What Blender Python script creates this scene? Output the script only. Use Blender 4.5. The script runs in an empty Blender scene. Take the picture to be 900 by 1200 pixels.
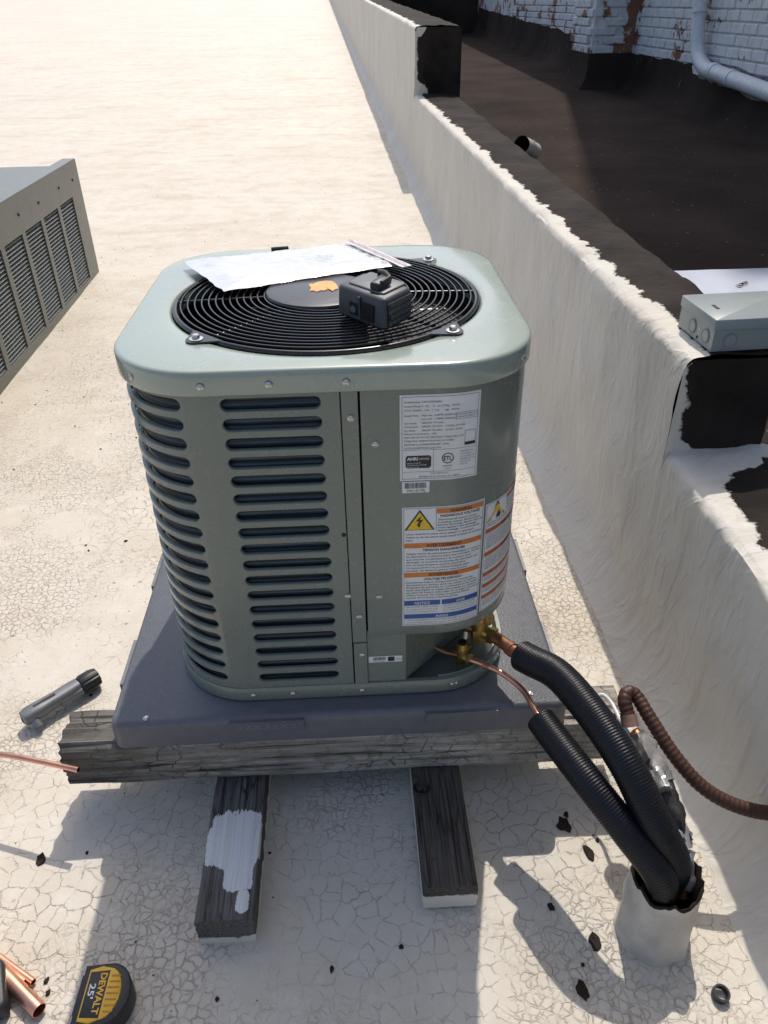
import bpy, bmesh, math, random
from mathutils import Vector, Matrix, noise
random.seed(7)
PI = math.pi
S = bpy.context.scene
C = S.collection

# ------------------------------------------------------------------ camera
FPX, YAW, PITCH, ROLL = 908.65, 0.0389, 0.5830, -0.0188
CAM = Vector((0.0461, -1.3486, 1.0448))
fw = Vector((math.sin(YAW)*math.cos(PITCH), math.cos(YAW)*math.cos(PITCH), -math.sin(PITCH)))
rt = Vector((math.cos(YAW), -math.sin(YAW), 0)); up = rt.cross(fw)
r2 = math.cos(ROLL)*rt + math.sin(ROLL)*up; u2 = -math.sin(ROLL)*rt + math.cos(ROLL)*up
cd = bpy.data.cameras.new('camera'); cam = bpy.data.objects.new('camera', cd); C.objects.link(cam)
M = Matrix((r2, u2, -fw)).transposed().to_4x4(); M.translation = CAM
cam.matrix_world = M
cd.sensor_fit = 'VERTICAL'; cd.sensor_height = 24.0; cd.lens = FPX/1200*24.0
cd.clip_start = 0.02; cd.clip_end = 500
S.camera = cam
S.render.resolution_x, S.render.resolution_y = 768, 1024

def at(u, v, z):
    """photo pixel (900x1200) -> the point on the level z that it looks at"""
    d = r2*((u-450)/FPX) + u2*(-(v-600)/FPX) + fw
    return CAM + d*((z-CAM.z)/d.z)

# ------------------------------------------------------------------ light
SUN = Vector((0.140, 0.655, 1.0)).normalized()
w = bpy.data.worlds.new('World'); S.world = w; w.use_nodes = True
nt = w.node_tree; bg = nt.nodes['Background']
sk = nt.nodes.new('ShaderNodeTexSky'); sk.sky_type = 'NISHITA'; sk.sun_disc = False
sk.sun_elevation = math.asin(SUN.z); sk.sun_rotation = math.atan2(SUN.x, SUN.y)
sk.air_density = 1.0; sk.dust_density = 3.2; sk.ozone_density = 1.0
nt.links.new(sk.outputs[0], bg.inputs[0]); bg.inputs[1].default_value = 0.15
sl = bpy.data.lights.new('sun', 'SUN'); sl.energy = 2.75; sl.angle = math.radians(0.53); sl.color = (1.0, 0.945, 0.86)
so = bpy.data.objects.new('sun', sl); C.objects.link(so); so.rotation_euler = SUN.to_track_quat('Z', 'Y').to_euler()
S.view_settings.view_transform = 'Standard'; S.view_settings.look = 'None'
S.view_settings.exposure = 0.23; S.view_settings.gamma = 1.0; S.view_settings.use_curve_mapping = False
S.cycles.max_bounces = 6; S.cycles.diffuse_bounces = 3

# ------------------------------------------------------------------ helpers
class MB:
    def __init__(s): s.v = []; s.f = []
    def add(s, vs, fs):
        o = len(s.v); s.v += [tuple(x) for x in vs]; s.f += [tuple(i+o for i in f) for f in fs]; return s
    def grid(s, rows, closed=False, flip=False):
        n = len(rows[0]); fs = []
        for j in range(len(rows)-1):
            for i in range(n if closed else n-1):
                a, b = j*n+i, j*n+(i+1) % n; c, d = b+n, a+n
                fs.append((a, d, c, b) if flip else (a, b, c, d))
        return s.add([p for r in rows for p in r], fs)
    def box(s, c, d, M=None):
        vs = [Vector((c[0]+x*d[0]/2, c[1]+y*d[1]/2, c[2]+z*d[2]/2)) for z in (-1, 1) for y in (-1, 1) for x in (-1, 1)]
        if M: vs = [M @ q for q in vs]
        return s.add(vs, [(0, 2, 3, 1), (4, 5, 7, 6), (0, 1, 5, 4), (2, 6, 7, 3), (0, 4, 6, 2), (1, 3, 7, 5)])
    def cyl(s, p, q, r, r1=None, n=16, caps=True):
        p, q = Vector(p), Vector(q); a = (q-p).normalized(); r1 = r if r1 is None else r1
        e = a.orthogonal().normalized(); g = a.cross(e); o = len(s.v)
        for (c, rr) in ((p, r), (q, r1)):
            for i in range(n):
                t = 2*PI*i/n; s.v.append(tuple(c+rr*(math.cos(t)*e+math.sin(t)*g)))
        for i in range(n): s.f.append((o+i, o+(i+1) % n, o+n+(i+1) % n, o+n+i))
        if caps: s.f.append(tuple(o+n-1-i for i in range(n))); s.f.append(tuple(o+n+i for i in range(n)))
        return s
    def tube(s, pts, r, n=16, caps=True, rad=None, start=None):
        pts = [Vector(p) for p in pts]; m = len(pts); rows = []
        t0 = (pts[1]-pts[0]).normalized(); e = (start or t0.orthogonal()).normalized()
        for k, p in enumerate(pts):
            t = (pts[min(k+1, m-1)]-pts[max(k-1, 0)]).normalized()
            e = (e-t*e.dot(t)).normalized(); g = t.cross(e); rr = rad[k] if rad else r
            rows.append([p+rr*(math.cos(2*PI*i/n)*e+math.sin(2*PI*i/n)*g) for i in range(n)])
        o = len(s.v); s.grid(rows, closed=True)
        if caps: s.f.append(tuple(o+n-1-i for i in range(n))); s.f.append(tuple(o+(m-1)*n+i for i in range(n)))
        return s
    def lathe(s, c, prof, n=24, axis=None):
        A = axis or Matrix.Identity(3)
        rows = [[Vector(c)+A @ Vector((r*math.cos(2*PI*i/n), r*math.sin(2*PI*i/n), z)) for i in range(n)] for r, z in prof]
        return s.grid(rows, closed=True)
    def build(s, name, mat, parent=None, smooth=35, loc=None, rot=None):
        me = bpy.data.meshes.new(name); me.from_pydata(s.v, [], s.f); me.update()
        return link(name, me, mat, parent, smooth, loc, rot)
def link(name, me, mat, parent=None, smooth=35, loc=None, rot=None):
    if smooth:
        me.polygons.foreach_set('use_smooth', [True]*len(me.polygons)); me.set_sharp_from_angle(angle=math.radians(smooth))
    if mat and not me.materials: me.materials.append(mat)
    o = bpy.data.objects.new(name, me); C.objects.link(o)
    if loc is not None: o.location = loc
    if rot is not None: o.rotation_euler = rot
    if parent: put(o, parent)
    return o
def put(o, parent):
    o.parent = parent; o.matrix_parent_inverse = WM(parent).inverted()
def WM(o):
    m = Matrix.LocRotScale(o.location, o.rotation_euler, o.scale)
    return WM(o.parent) @ o.matrix_parent_inverse @ m if o.parent else m
def tag(o, label, cat, group=None):
    o['label'] = label; o['category'] = cat
    if group: o['group'] = group
    return o
def thing(name, label, cat, loc=(0, 0, 0), group=None):
    o = bpy.data.objects.new(name, None); C.objects.link(o); o.location = loc; o.empty_display_size = .05
    return tag(o, label, cat, group)
def copies(name, me, mat, parent, placements):
    for loc, rot in placements: link(name, me, mat, parent, 0, loc, rot)
def spline(pts, n=12):
    P = [Vector(p) for p in pts]; P = [2*P[0]-P[1]]+P+[2*P[-1]-P[-2]]; out = []
    for i in range(1, len(P)-2):
        a, b, c, d = P[i-1:i+3]
        for k in range(n):
            t = k/n; out.append(.5*((2*b)+(-a+c)*t+(2*a-5*b+4*c-d)*t*t+(-a+3*b-3*c+d)*t**3))
    return out+[P[-2]]
def resample(pts, step):
    out = [pts[0].copy()]; acc = 0
    for a, b in zip(pts, pts[1:]):
        L = (b-a).length; x = step-acc
        while x <= L: out.append(a.lerp(b, x/L)); x += step
        acc = L-(x-step)
    return out
def N(x, y, z=0): return noise.noise(Vector((x, y, z)))
def F(x, y, z=0, o=4): return noise.fractal(Vector((x, y, z)), 1.0, 2.0, o)

# ------------------------------------------------------------------ materials
class NT:
    def __init__(s, name):
        s.m = bpy.data.materials.new(name); s.m.use_nodes = True; s.t = s.m.node_tree; s.b = s.t.nodes['Principled BSDF']
    def n(s, typ, ins=None, **kw):
        x = s.t.nodes.new('ShaderNode'+typ)
        for k, v in kw.items(): setattr(x, k, v)
        for k, v in (ins or {}).items(): s.put(x.inputs[k], v)
        return x
    def put(s, sock, v):
        if hasattr(v, 'is_output') or isinstance(v, bpy.types.NodeSocket): s.t.links.new(v, sock)
        else: sock.default_value = v
    def coord(s, kind='Object', scale=(1, 1, 1)):
        tc = s.n('TexCoord'); mp = s.n('Mapping', {'Scale': scale}); s.t.links.new(tc.outputs[kind], mp.inputs[0]); return mp.outputs[0]
    def noise(s, vec, scale, detail=6, rough=.55, dist=0): return s.n('TexNoise', {'Vector': vec, 'Scale': scale, 'Detail': detail, 'Roughness': rough, 'Distortion': dist}).outputs['Fac']
    def ramp(s, fac, stops, interp='LINEAR'):
        x = s.n('ValToRGB', {'Fac': fac}); r = x.color_ramp; r.interpolation = interp
        while len(r.elements) < len(stops): r.elements.new(.5)
        for e, (p, c) in zip(r.elements, stops): e.position = p; e.color = (c, c, c, 1) if not isinstance(c, tuple) else c+(1,)
        return x.outputs['Color']
    def mix(s, fac, a, b, mode='MIX'):
        x = s.n('Mix', data_type='RGBA', blend_type=mode); s.put(x.inputs['Factor'], fac)
        for k, v in ((6, a), (7, b)): s.put(x.inputs[k], v+(1,) if isinstance(v, tuple) else v)
        return x.outputs[2]
    def math(s, op, a, b=None, clamp=False):
        x = s.n('Math', operation=op, use_clamp=clamp); s.put(x.inputs[0], a)
        if b is not None: s.put(x.inputs[1], b)
        return x.outputs[0]
    def sep(s, vec): return s.n('SeparateXYZ', {'Vector': vec}).outputs
    def bump(s, h, strength=.3, dist=.01, prev=None):
        x = s.n('Bump', {'Height': h, 'Strength': strength, 'Distance': dist})
        if prev: s.put(x.inputs['Normal'], prev)
        return x.outputs[0]
    def out(s, col=None, rough=.6, metal=0, normal=None, **kw):
        b = s.b
        if col is not None: s.put(b.inputs['Base Color'], col+(1,) if isinstance(col, tuple) else col)
        s.put(b.inputs['Roughness'], rough); s.put(b.inputs['Metallic'], metal)
        if normal: s.put(b.inputs['Normal'], normal)
        for k, v in kw.items(): s.put(b.inputs[k.replace('_', ' ')], v)
        return s.m
def plain(name, col, rough=.5, metal=0, var=.12, scale=30, bump=0, bscale=200, **kw):
    g = NT(name); v = g.coord(); f = g.noise(v, scale, 5)
    c = g.mix(g.ramp(f, [(.3, 0.), (.7, 1.)]), tuple(x*(1-var) for x in col), tuple(min(1, x*(1+var)) for x in col))
    rg = g.math('ADD', g.math('MULTIPLY', f, .2), max(0, rough-.1))
    nn = g.bump(g.noise(v, bscale, 3), bump, .002) if bump else None
    return g.out(c, rg, metal, nn, **kw)

def mat_roof():
    g = NT('white roof coating'); v = g.coord('Object')
    big = g.noise(v, .9, 6, .6); med = g.noise(v, 7, 6, .6); fine = g.noise(v, 90, 4, .6)
    # alligator cracks
    dist = g.n('TexNoise', {'Vector': v, 'Scale': 38., 'Detail': 4., 'Roughness': .65}).outputs['Color']
    wob = g.n('VectorMath', {0: v, 1: g.n('VectorMath', {0: dist, 1: (.026, .026, 0)}, operation='MULTIPLY').outputs[0]}, operation='ADD').outputs[0]
    e1 = g.n('TexVoronoi', {'Vector': wob, 'Scale': 64., 'Randomness': 1.}, feature='DISTANCE_TO_EDGE', voronoi_dimensions='2D').outputs['Distance']
    e2 = g.n('TexVoronoi', {'Vector': wob, 'Scale': 33., 'Randomness': 1.}, feature='DISTANCE_TO_EDGE', voronoi_dimensions='2D').outputs['Distance']
    c1 = g.ramp(e1, [(0., 1.), (.035, .5), (.085, 0.)]); c2 = g.ramp(e2, [(0., 1.), (.022, .5), (.045, 0.)])
    patch = g.ramp(g.noise(v, 3.1, 4, .6), [(.42, 0.), (.58, 1.)])
    patch2 = g.ramp(g.noise(g.n('VectorMath', {0: v, 1: (5.3, 2.1, 0)}, operation='ADD').outputs[0], 2.3, 4, .6), [(.38, 0.), (.6, 1.)])
    # cracks are strong near the equipment and thin out up the roof (older coat there)
    y = g.sep(v)[1]; near = g.n('MapRange', {'Value': y, 'From Min': .6, 'From Max': 3.5, 'To Min': 1., 'To Max': .12}, clamp=True).outputs[0]
    k1 = g.math('MULTIPLY', g.math('MULTIPLY', c1, patch), near); k2 = g.math('MULTIPLY', g.math('MULTIPLY', c2, patch2), near)
    brk = g.ramp(g.noise(v, 60, 2), [(.38, .1), (.62, 1.)])
    crack = g.math('MULTIPLY', g.math('MAXIMUM', k1, k2), brk)
    col = g.mix(g.ramp(big, [(.3, 0.), (.72, 1.)]), (.565, .507, .42), (.645, .595, .512))
    col = g.mix(g.math('MULTIPLY', g.ramp(med, [(.46, 0.), (.70, 1.)]), .42), col, (.48, .405, .305))
    blot = g.noise(g.coord('Object', (1., 1.6, 1)), 2.6, 7, .68, .5)
    col = g.mix(g.math('MULTIPLY', g.ramp(blot, [(.52, 0.), (.72, 1.)]), .34), col, (.43, .35, .255))
    col = g.mix(g.math('MULTIPLY', g.ramp(g.noise(v, 24, 5, .65), [(.50, 0.), (.70, 1.)]), .36), col, (.70, .665, .60))
    # rusty run-off streaks across the roof
    vs = g.coord('Object', (.6, 3.2, 1)); st = g.ramp(g.noise(vs, 1.1, 8, .68, .6), [(.54, 0.), (.70, 1.)])
    far = g.n('MapRange', {'Value': y, 'From Min': 1.2, 'From Max': 3., 'To Min': .1, 'To Max': .42}, clamp=True).outputs[0]
    col = g.mix(g.math('MULTIPLY', st, far), col, (.40, .31, .22))
    # specks of grit
    sp = g.n('TexVoronoi', {'Vector': v, 'Scale': 30.}, feature='F1', voronoi_dimensions='2D')
    dot = g.math('LESS_THAN', sp.outputs['Distance'], g.math('MULTIPLY', g.math('SUBTRACT', g.n('SeparateColor', {0: sp.outputs['Color']}).outputs[0], .82), .9))
    dm = g.ramp(g.noise(v, 1.6, 3), [(.42, 0.), (.6, 1.)])
    col = g.mix(g.math('MULTIPLY', g.math('MULTIPLY', dot, dm), .6), col, (.22, .17, .13))
    brown = g.ramp(g.noise(v, 5.5, 5, .6), [(.45, 0.), (.65, 1.)])
    col = g.mix(g.math('MULTIPLY', crack, .56), col, g.mix(brown, (.20, .17, .145), (.36, .26, .165)))
    halo = g.math('MULTIPLY', g.math('MULTIPLY', g.ramp(e1, [(0., 1.), (.3, 0.)]), patch), g.math('MULTIPLY', near, g.math('MULTIPLY', brown, .38)))
    col = g.mix(halo, col, (.47, .36, .24))
    pil = g.math('MULTIPLY', g.math('MULTIPLY', g.ramp(e1, [(0., 0.), (.2, 1.)]), patch), near)
    h = g.math('ADD', g.math('SUBTRACT', g.math('MULTIPLY', med, .8), g.math('MULTIPLY', crack, .9)), g.math('ADD', g.math('MULTIPLY', fine, .14), g.math('MULTIPLY', pil, .2)))
    nn = g.bump(h, .6, .006)
    return g.out(col, g.ramp(med, [(.3, .5), (.7, .75)]), 0, nn, Specular_IOR_Level=.35)

def mat_wall():
    """brushed white coating over black tar; 'roll' = metres past the inner arris where the white brushwork stops"""
    g = NT('white coating over black tar'); v = g.coord('Object')
    at_ = g.n('Attribute', attribute_name='roll').outputs['Fac']
    n1 = g.noise(v, 9, 5, .6); n2 = g.noise(v, 34, 5, .7)
    edge = g.math('ADD', g.math('ADD', at_, g.math('MULTIPLY', g.math('SUBTRACT', n1, .5), .09)), g.math('MULTIPLY', g.math('SUBTRACT', n2, .5), .05))
    tar = g.ramp(g.math('ADD', g.math('MULTIPLY', edge, 10.), .1), [(.46, 0.), (.52, 1.)])
    sv = g.coord('Object', (1.4, 6, .55)); drip = g.noise(sv, 5.5, 6, .62); brush = g.math('ADD', g.math('MULTIPLY', g.ramp(g.noise(g.coord('Object', (1.6, 2.0, 1.0)), 6.0, 3, .5, 1.2), [(.47, 0.), (.57, 1.), (.70, .3)]), .35), g.math('MULTIPLY', g.noise(v, 11, 4, .55, .6), 1.1))
    big = g.noise(v, 1.7, 5, .6)
    white = g.mix(g.ramp(big, [(.3, 0.), (.7, 1.)]), (.61, .565, .488), (.69, .652, .58))
    white = g.mix(g.math('MULTIPLY', g.ramp(drip, [(.52, 0.), (.74, 1.)]), .4), white, (.47, .415, .33))
    stain = g.ramp(g.noise(g.coord('Object', (1, 2.6, .8)), 3.2, 5, .6), [(.62, 0.), (.78, 1.)])
    white = g.mix(g.math('MULTIPLY', stain, .35), white, (.43, .34, .245))
    black = g.mix(g.ramp(g.noise(v, 5, 5), [(.35, 0.), (.7, 1.)]), (.015, .012, .0105), (.042, .032, .0265))
    col = g.mix(tar, white, black)
    h = g.math('ADD', g.math('MULTIPLY', brush, 1.), g.math('MULTIPLY', g.math('SUBTRACT', 1., tar), .5))
    h = g.math('ADD', h, g.math('MULTIPLY', g.noise(v, 45, 4), .25))
    nn = g.bump(h, .40, .011)
    return g.out(col, g.mix(tar, (.62,)*3, (.85,)*3), 0, nn, Specular_IOR_Level=.15)

def mat_tar(name='black roof tar', warm=1):
    g = NT(name); v = g.coord('Object'); a = g.noise(v, 1.3, 7, .6); b = g.noise(v, 28, 5, .6)
    col = g.mix(g.ramp(a, [(.3, 0.), (.7, 1.)]), (.021, .0162, .0140), (.054, .040, .0325))
    col = g.mix(g.math('MULTIPLY', g.ramp(b, [(.5, 0.), (.75, 1.)]), .4), col, (.038, .030, .026))
    gr = g.n('TexVoronoi', {'Vector': v, 'Scale': 26.}, feature='F1', voronoi_dimensions='2D')
    dot = g.math('LESS_THAN', gr.outputs['Distance'], g.math('MULTIPLY', g.math('SUBTRACT', g.n('SeparateColor', {0: gr.outputs['Color']}).outputs[1], .93), 2.4))
    col = g.mix(g.math('MULTIPLY', dot, .5), col, (.24, .22, .20))
    nn = g.bump(g.math('ADD', a, g.math('MULTIPLY', b, .5)), .5, .008)
    return g.out(col, .92, 0, nn, Specular_IOR_Level=.05)

def mat_wood(name, dark, light, patch=None, white_below=None, moss=0., axis='X'):
    g = NT(name); v = g.coord('Object')
    sc = (1, 22, 22) if axis == 'X' else (58, 1.2, 58)
    gs = g.coord('Object', sc); grain = g.noise(gs, 4., 8, .68, .3); big = g.noise(v, 6, 4, .6)
    chk = g.noise(g.coord('Object', (14, 3, 30) if axis == 'X' else (30, 2, 30)), 3., 5, .6)
    f = g.math('ADD', g.math('MULTIPLY', grain, .75), g.math('MULTIPLY', big, .35))
    col = g.mix(g.ramp(f, [(.38, 0.), (.72, 1.)]), dark, light)
    col = g.mix(g.math('MULTIPLY', g.ramp(grain, [(.36, 1.), (.44, 0.)]), .8), col, (.012, .011, .010))
    ev = g.n('TexVoronoi', {'Vector': g.coord('Object', (1, .35, 3.2) if axis == 'X' else (3, .3, 3)), 'Scale': 26.}, feature='DISTANCE_TO_EDGE').outputs['Distance']
    ck = g.math('MULTIPLY', g.ramp(ev, [(0., 1.), (.05, 0.)]), g.ramp(g.noise(v, 8, 3), [(.42, 0.), (.6, 1.)]))
    col = g.mix(g.math('MULTIPLY', ck, .8), col, (.014, .012, .011))
    if moss:
        mm = g.math('MULTIPLY', g.ramp(g.noise(v, 38, 5, .7), [(.5, 0.), (.62, 1.)]), moss); col = g.mix(mm, col, (.10, .105, .055))
    if axis == 'X':   # charred end
        cx_ = g.math('ADD', g.sep(v)[0], g.math('MULTIPLY', g.math('SUBTRACT', g.noise(g.coord('Object', (2, 8, 14)), 3, 5), .5), .5))
        col = g.mix(g.math('MULTIPLY', g.ramp(g.math('ADD', cx_, .5), [(.0, .75), (.26, 0.)]), 1.), col, (.03, .028, .027))
    pf = None
    if patch:   # (xc, yc, hx, hy) daub of white paint on the upper side
        x, y, z = g.sep(v); nx = g.math('MULTIPLY', g.math('SUBTRACT', g.noise(v, 34, 4, .6), .5), .9)
        wd = g.math('MULTIPLY', g.math('SUBTRACT', g.noise(g.coord('Object', (60, 6, 60)), 3, 4), .5), .5)
        masks = []
        for (xc, yc, hx, hy) in patch:
            dx = g.math('ABSOLUTE', g.math('DIVIDE', g.math('SUBTRACT', x, xc), hx)); dy = g.math('ABSOLUTE', g.math('DIVIDE', g.math('SUBTRACT', y, yc), hy))
            masks.append(g.math('SUBTRACT', 1., g.math('POWER', g.math('ADD', g.math('POWER', dx, 3.), g.math('POWER', dy, 3.)), .333)))
        mk = masks[0]
        for q in masks[1:]: mk = g.math('MAXIMUM', mk, q)
        pf = g.ramp(g.math('ADD', g.math('ADD', mk, g.math('MULTIPLY', nx, .95)), wd), [(-.0, 0.), (.06, 1.)])
        pf = g.math('MULTIPLY', pf, g.math('GREATER_THAN', z, .055))
        col = g.mix(pf, col, (.74, .73, .71))
    if white_below is not None:
        z = g.sep(v)[2]; wf = g.ramp(g.math('ADD', g.math('MULTIPLY', g.math('SUBTRACT', white_below, z), 40.), g.noise(v, 40, 3)), [(.45, 0.), (.6, 1.)])
        col = g.mix(wf, col, (.70, .65, .57))
    nn = g.bump(g.math('SUBTRACT', g.math('ADD', grain, g.math('MULTIPLY', chk, .3)), g.math('MULTIPLY', ck, .6)), .5, .004)
    return g.out(col, .8, 0, nn, Specular_IOR_Level=.25)

def mat_paint(name, col, rough=.3, coat=.25):
    g = NT(name); v = g.coord('Object'); a = g.noise(v, 3.2, 4); b = g.noise(v, 260, 2)
    c = g.mix(g.ramp(a, [(.3, 0.), (.7, 1.)]), tuple(x*.95 for x in col), tuple(x*1.05 for x in col))
    du = g.ramp(g.noise(v, 22, 6, .7), [(.55, 0.), (.8, 1.)]); 
    nn = g.bump(a, .06, .01)
    return g.out(c, g.math('ADD', g.math('MULTIPLY', du, .2), rough), 0, nn, Coat_Weight=coat, Coat_Roughness=.10)

def mat_bricks():
    g = NT('white painted brick'); v = g.coord('Object')
    geo = g.n('NewGeometry').outputs['Position']; oi = g.n('ObjectInfo').outputs['Random']
    wear = g.noise(geo, 2.6, 6, .68); big = g.noise(geo, .8, 3)
    pn = g.math('ADD', wear, g.math('MULTIPLY', g.math('SUBTRACT', oi, .5), .08))
    bare = g.ramp(pn, [(.545, 0.), (.575, 1.)])
    white = g.mix(g.ramp(g.noise(geo, 14, 5), [(.3, 0.), (.7, 1.)]), (.54, .55, .56), (.69, .69, .69))
    red = g.mix(oi, (.17, .075, .045), (.27, .13, .08))
    drk = g.ramp(g.noise(geo, 19, 4), [(.62, 0.), (.70, 1.)])
    col = g.mix(bare, white, g.mix(drk, red, (.06, .05, .045)))
    nn = g.bump(g.math('SUBTRACT', g.noise(geo, 40, 4), g.math('MULTIPLY', bare, .5)), .5, .006)
    return g.out(col, .75, 0, nn, Specular_IOR_Level=.25)

def mat_tartop():  # brick base: tar brushed up the wall foot
    return mat_tar('black flashing tar')

def mat_bag():
    g = NT('clear plastic bag with papers'); v = g.coord('Object'); a = g.noise(v, 9, 4, .55, 1.6); b = g.noise(g.coord('Object', (3, 18, 1)), 5, 4)
    col = g.mix(g.ramp(a, [(.35, 0.), (.65, 1.)]), (.60, .615, .63), (.72, .73, .74))
    nn = g.bump(g.math('ADD', a, g.math('MULTIPLY', b, .6)), .28, .012)
    return g.out(col, .16, 0, nn, Coat_Weight=.8, Coat_Roughness=.06)

def mat_rib(name, col, rough):
    g = NT(name); v = g.coord('Object'); a = g.noise(v, 60, 4)
    c = g.mix(g.ramp(a, [(.4, 0.), (.75, 1.)]), col, tuple(min(1, x*1.4) for x in col))
    return g.out(c, rough, 0, g.bump(g.noise(v, 420, 2), .3, .001), Specular_IOR_Level=.3)

M_ = {}
M_['roof'] = mat_roof(); M_['wall'] = mat_wall(); M_['tar'] = mat_tar(); M_['brick'] = mat_bricks()
M_['beam'] = mat_wood('weathered grey timber', (.085, .075, .064), (.48, .44, .385), moss=.4)
M_['sleeperL'] = mat_wood('dark weathered board', (.032, .029, .027), (.185, .172, .16), patch=[(.0, -.487, .050, .056), (.016, -.548, .026, .035), (.026, -.60, .011, .02)], white_below=.020, moss=.1, axis='Y')
M_['sleeperR'] = mat_wood('dark brown weathered board', (.024, .020, .017), (.14, .12, .10), white_below=.034, axis='Y')
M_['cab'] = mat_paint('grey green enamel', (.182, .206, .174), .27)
M_['lid'] = mat_paint('sunlit grey green enamel', (.315, .368, .318), .24, .5)  # same paint as the cabinet; sunlight and sky sheen put into a paler colour
M_['coil'] = plain('dark coil fins', (.032, .045, .055), .45, .3, .3, 400)
M_['black'] = plain('black plastic', (.012, .012, .013), .38)
M_['wire'] = plain('black coated wire', (.016, .016, .018), .26)
M_['interior'] = plain('black interior', (.007, .007, .008), .6)
M_['blade'] = plain('dark fan blade', (.035, .037, .04), .35)
M_['cap'] = plain('charcoal motor cap', (.040, .044, .050), .32, var=.2)
M_['steel'] = plain('zinc plated steel', (.55, .55, .54), .3, .9)
M_['brass'] = plain('brass', (.50, .34, .10), .33, .9, .2, 40)
M_['copper'] = plain('copper tube', (.78, .40, .27), .3, .95, .12, 25)
M_['oldcopper'] = plain('tarnished copper', (.36, .17, .10), .42, .8, .35, 40)
M_['foam'] = mat_rib('ribbed black foam insulation', (.0055, .0062, .009), .40)
M_['conduit'] = mat_rib('brown flexible conduit', (.062, .028, .019), .45)
M_['pad'] = plain('grey plastic pad', (.115, .119, .134), .42, 0, .1, 60, .5, 260, Specular_IOR_Level=.65)
M_['white'] = plain('label paper', (.76, .76, .74), .38, 0, .04)
M_['ink'] = plain('black ink', (.02, .02, .022), .5)
M_['ltgrey'] = plain('pale print', (.42, .43, .42), .5)
M_['orange'] = plain('orange print', (.66, .20, .035), .42)
M_['dorange'] = plain('rust orange print', (.50, .115, .03), .42)
M_['blue'] = plain('blue print', (.035, .10, .34), .42)
M_['yellow'] = plain('yellow print', (.82, .52, .03), .42)
M_['paleyellow'] = plain('pale yellow label', (.72, .62, .16), .45)
M_['apricot'] = plain('apricot print', (.85, .36, .09), .45)
M_['dewyellow'] = plain('yellow tool plastic', (.80, .44, .02), .42)
M_['toolblack'] = plain('black tool rubber', (.020, .021, .024), .5, bump=.2, bscale=300)
M_['toolgrey'] = plain('grey tool plastic', (.13, .135, .145), .42)
M_['toolmid'] = plain('charcoal tool plastic', (.055, .058, .064), .48, bump=.15, bscale=400)
M_['cutter'] = plain('satin grey cast metal', (.17, .175, .185), .42, .25)
M_['box'] = mat_paint('grey electrical enamel', (.30, .335, .325), .35)
M_['sheet'] = plain('pale metal sheet', (.46, .49, .56), .42, .1, .08, 6)
M_['pipe'] = plain('white painted pipe', (.60, .62, .64), .45)
M_['galv'] = plain('pale painted pipe', (.60, .56, .50), .5, 0, .15)
M_['tape'] = plain('weathered grey tape', (.20, .19, .18), .55, 0, .5, 30, .5, 60)
M_['foil'] = plain('silver foil tape', (.62, .62, .62), .28, .75, .2, 30, .7, 70)
M_['old'] = mat_paint('old grey green enamel', (.12, .130, .118), .42)
M_['slat'] = plain('pale louver slat', (.19, .205, .19), .4, .1)  # slats in a paler grey than the casing enamel
M_['red'] = plain('red zip strip', (.42, .05, .06), .4)
M_['clear'] = plain('clear zip plastic', (.62, .62, .62), .25)
M_['slug'] = plain('silver putty', (.40, .40, .40), .5, .3, .3, 30)

# ------------------------------------------------------------------ roof ground
def zf(x, y): return -.227+.024*max(0, y+.2)+.0035*max(0, y-6)
def xin(y): return .70-.021*y
def steps(a, b, s0, g, smax):
    out = [a]; s = s0
    while out[-1] < b: out.append(min(b, out[-1]+s)); s = min(smax, s*g)
    return out
ys = [-3., -2.5, -2., -1.6, -1.3]+steps(-1.15, 75, .016, 1.006, 1.6)
xs = sorted([-x for x in steps(.9, 40, .02, 1.09, 2.5)])+[-.9+.018*i for i in range(1, 88)]
rows = []
for y in ys:
    r = []
    for x in xs:
        a = .0022*F(x*5, y*5)+.0012*N(x*22, y*22, 3)+.006*N(x*.7, y*1.6, 7)*min(1, max(0, y)/2)
        a += .010*N(x*.35, y*1.1, 11)*min(1, max(0, y-1.5)/6)
        r.append((x, y, zf(x, y)+a))
    rows.append(r)
o = MB().grid(rows).build('roof', M_['roof'], None, 180); o['kind'] = 'structure'

# neighbouring black roof
def zn(y): return .165+.017*y
rows = []
for y in steps(-3, 19, .12, 1.01, .5):
    rows.append([(x, y, zn(y)+.006*F(x*1.5, y*1.5)) for x in [.86+.12*i for i in range(30)]])
o = MB().grid(rows).build('neighbouring_roof', M_['tar'], None, 180); o['kind'] = 'structure'

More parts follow.
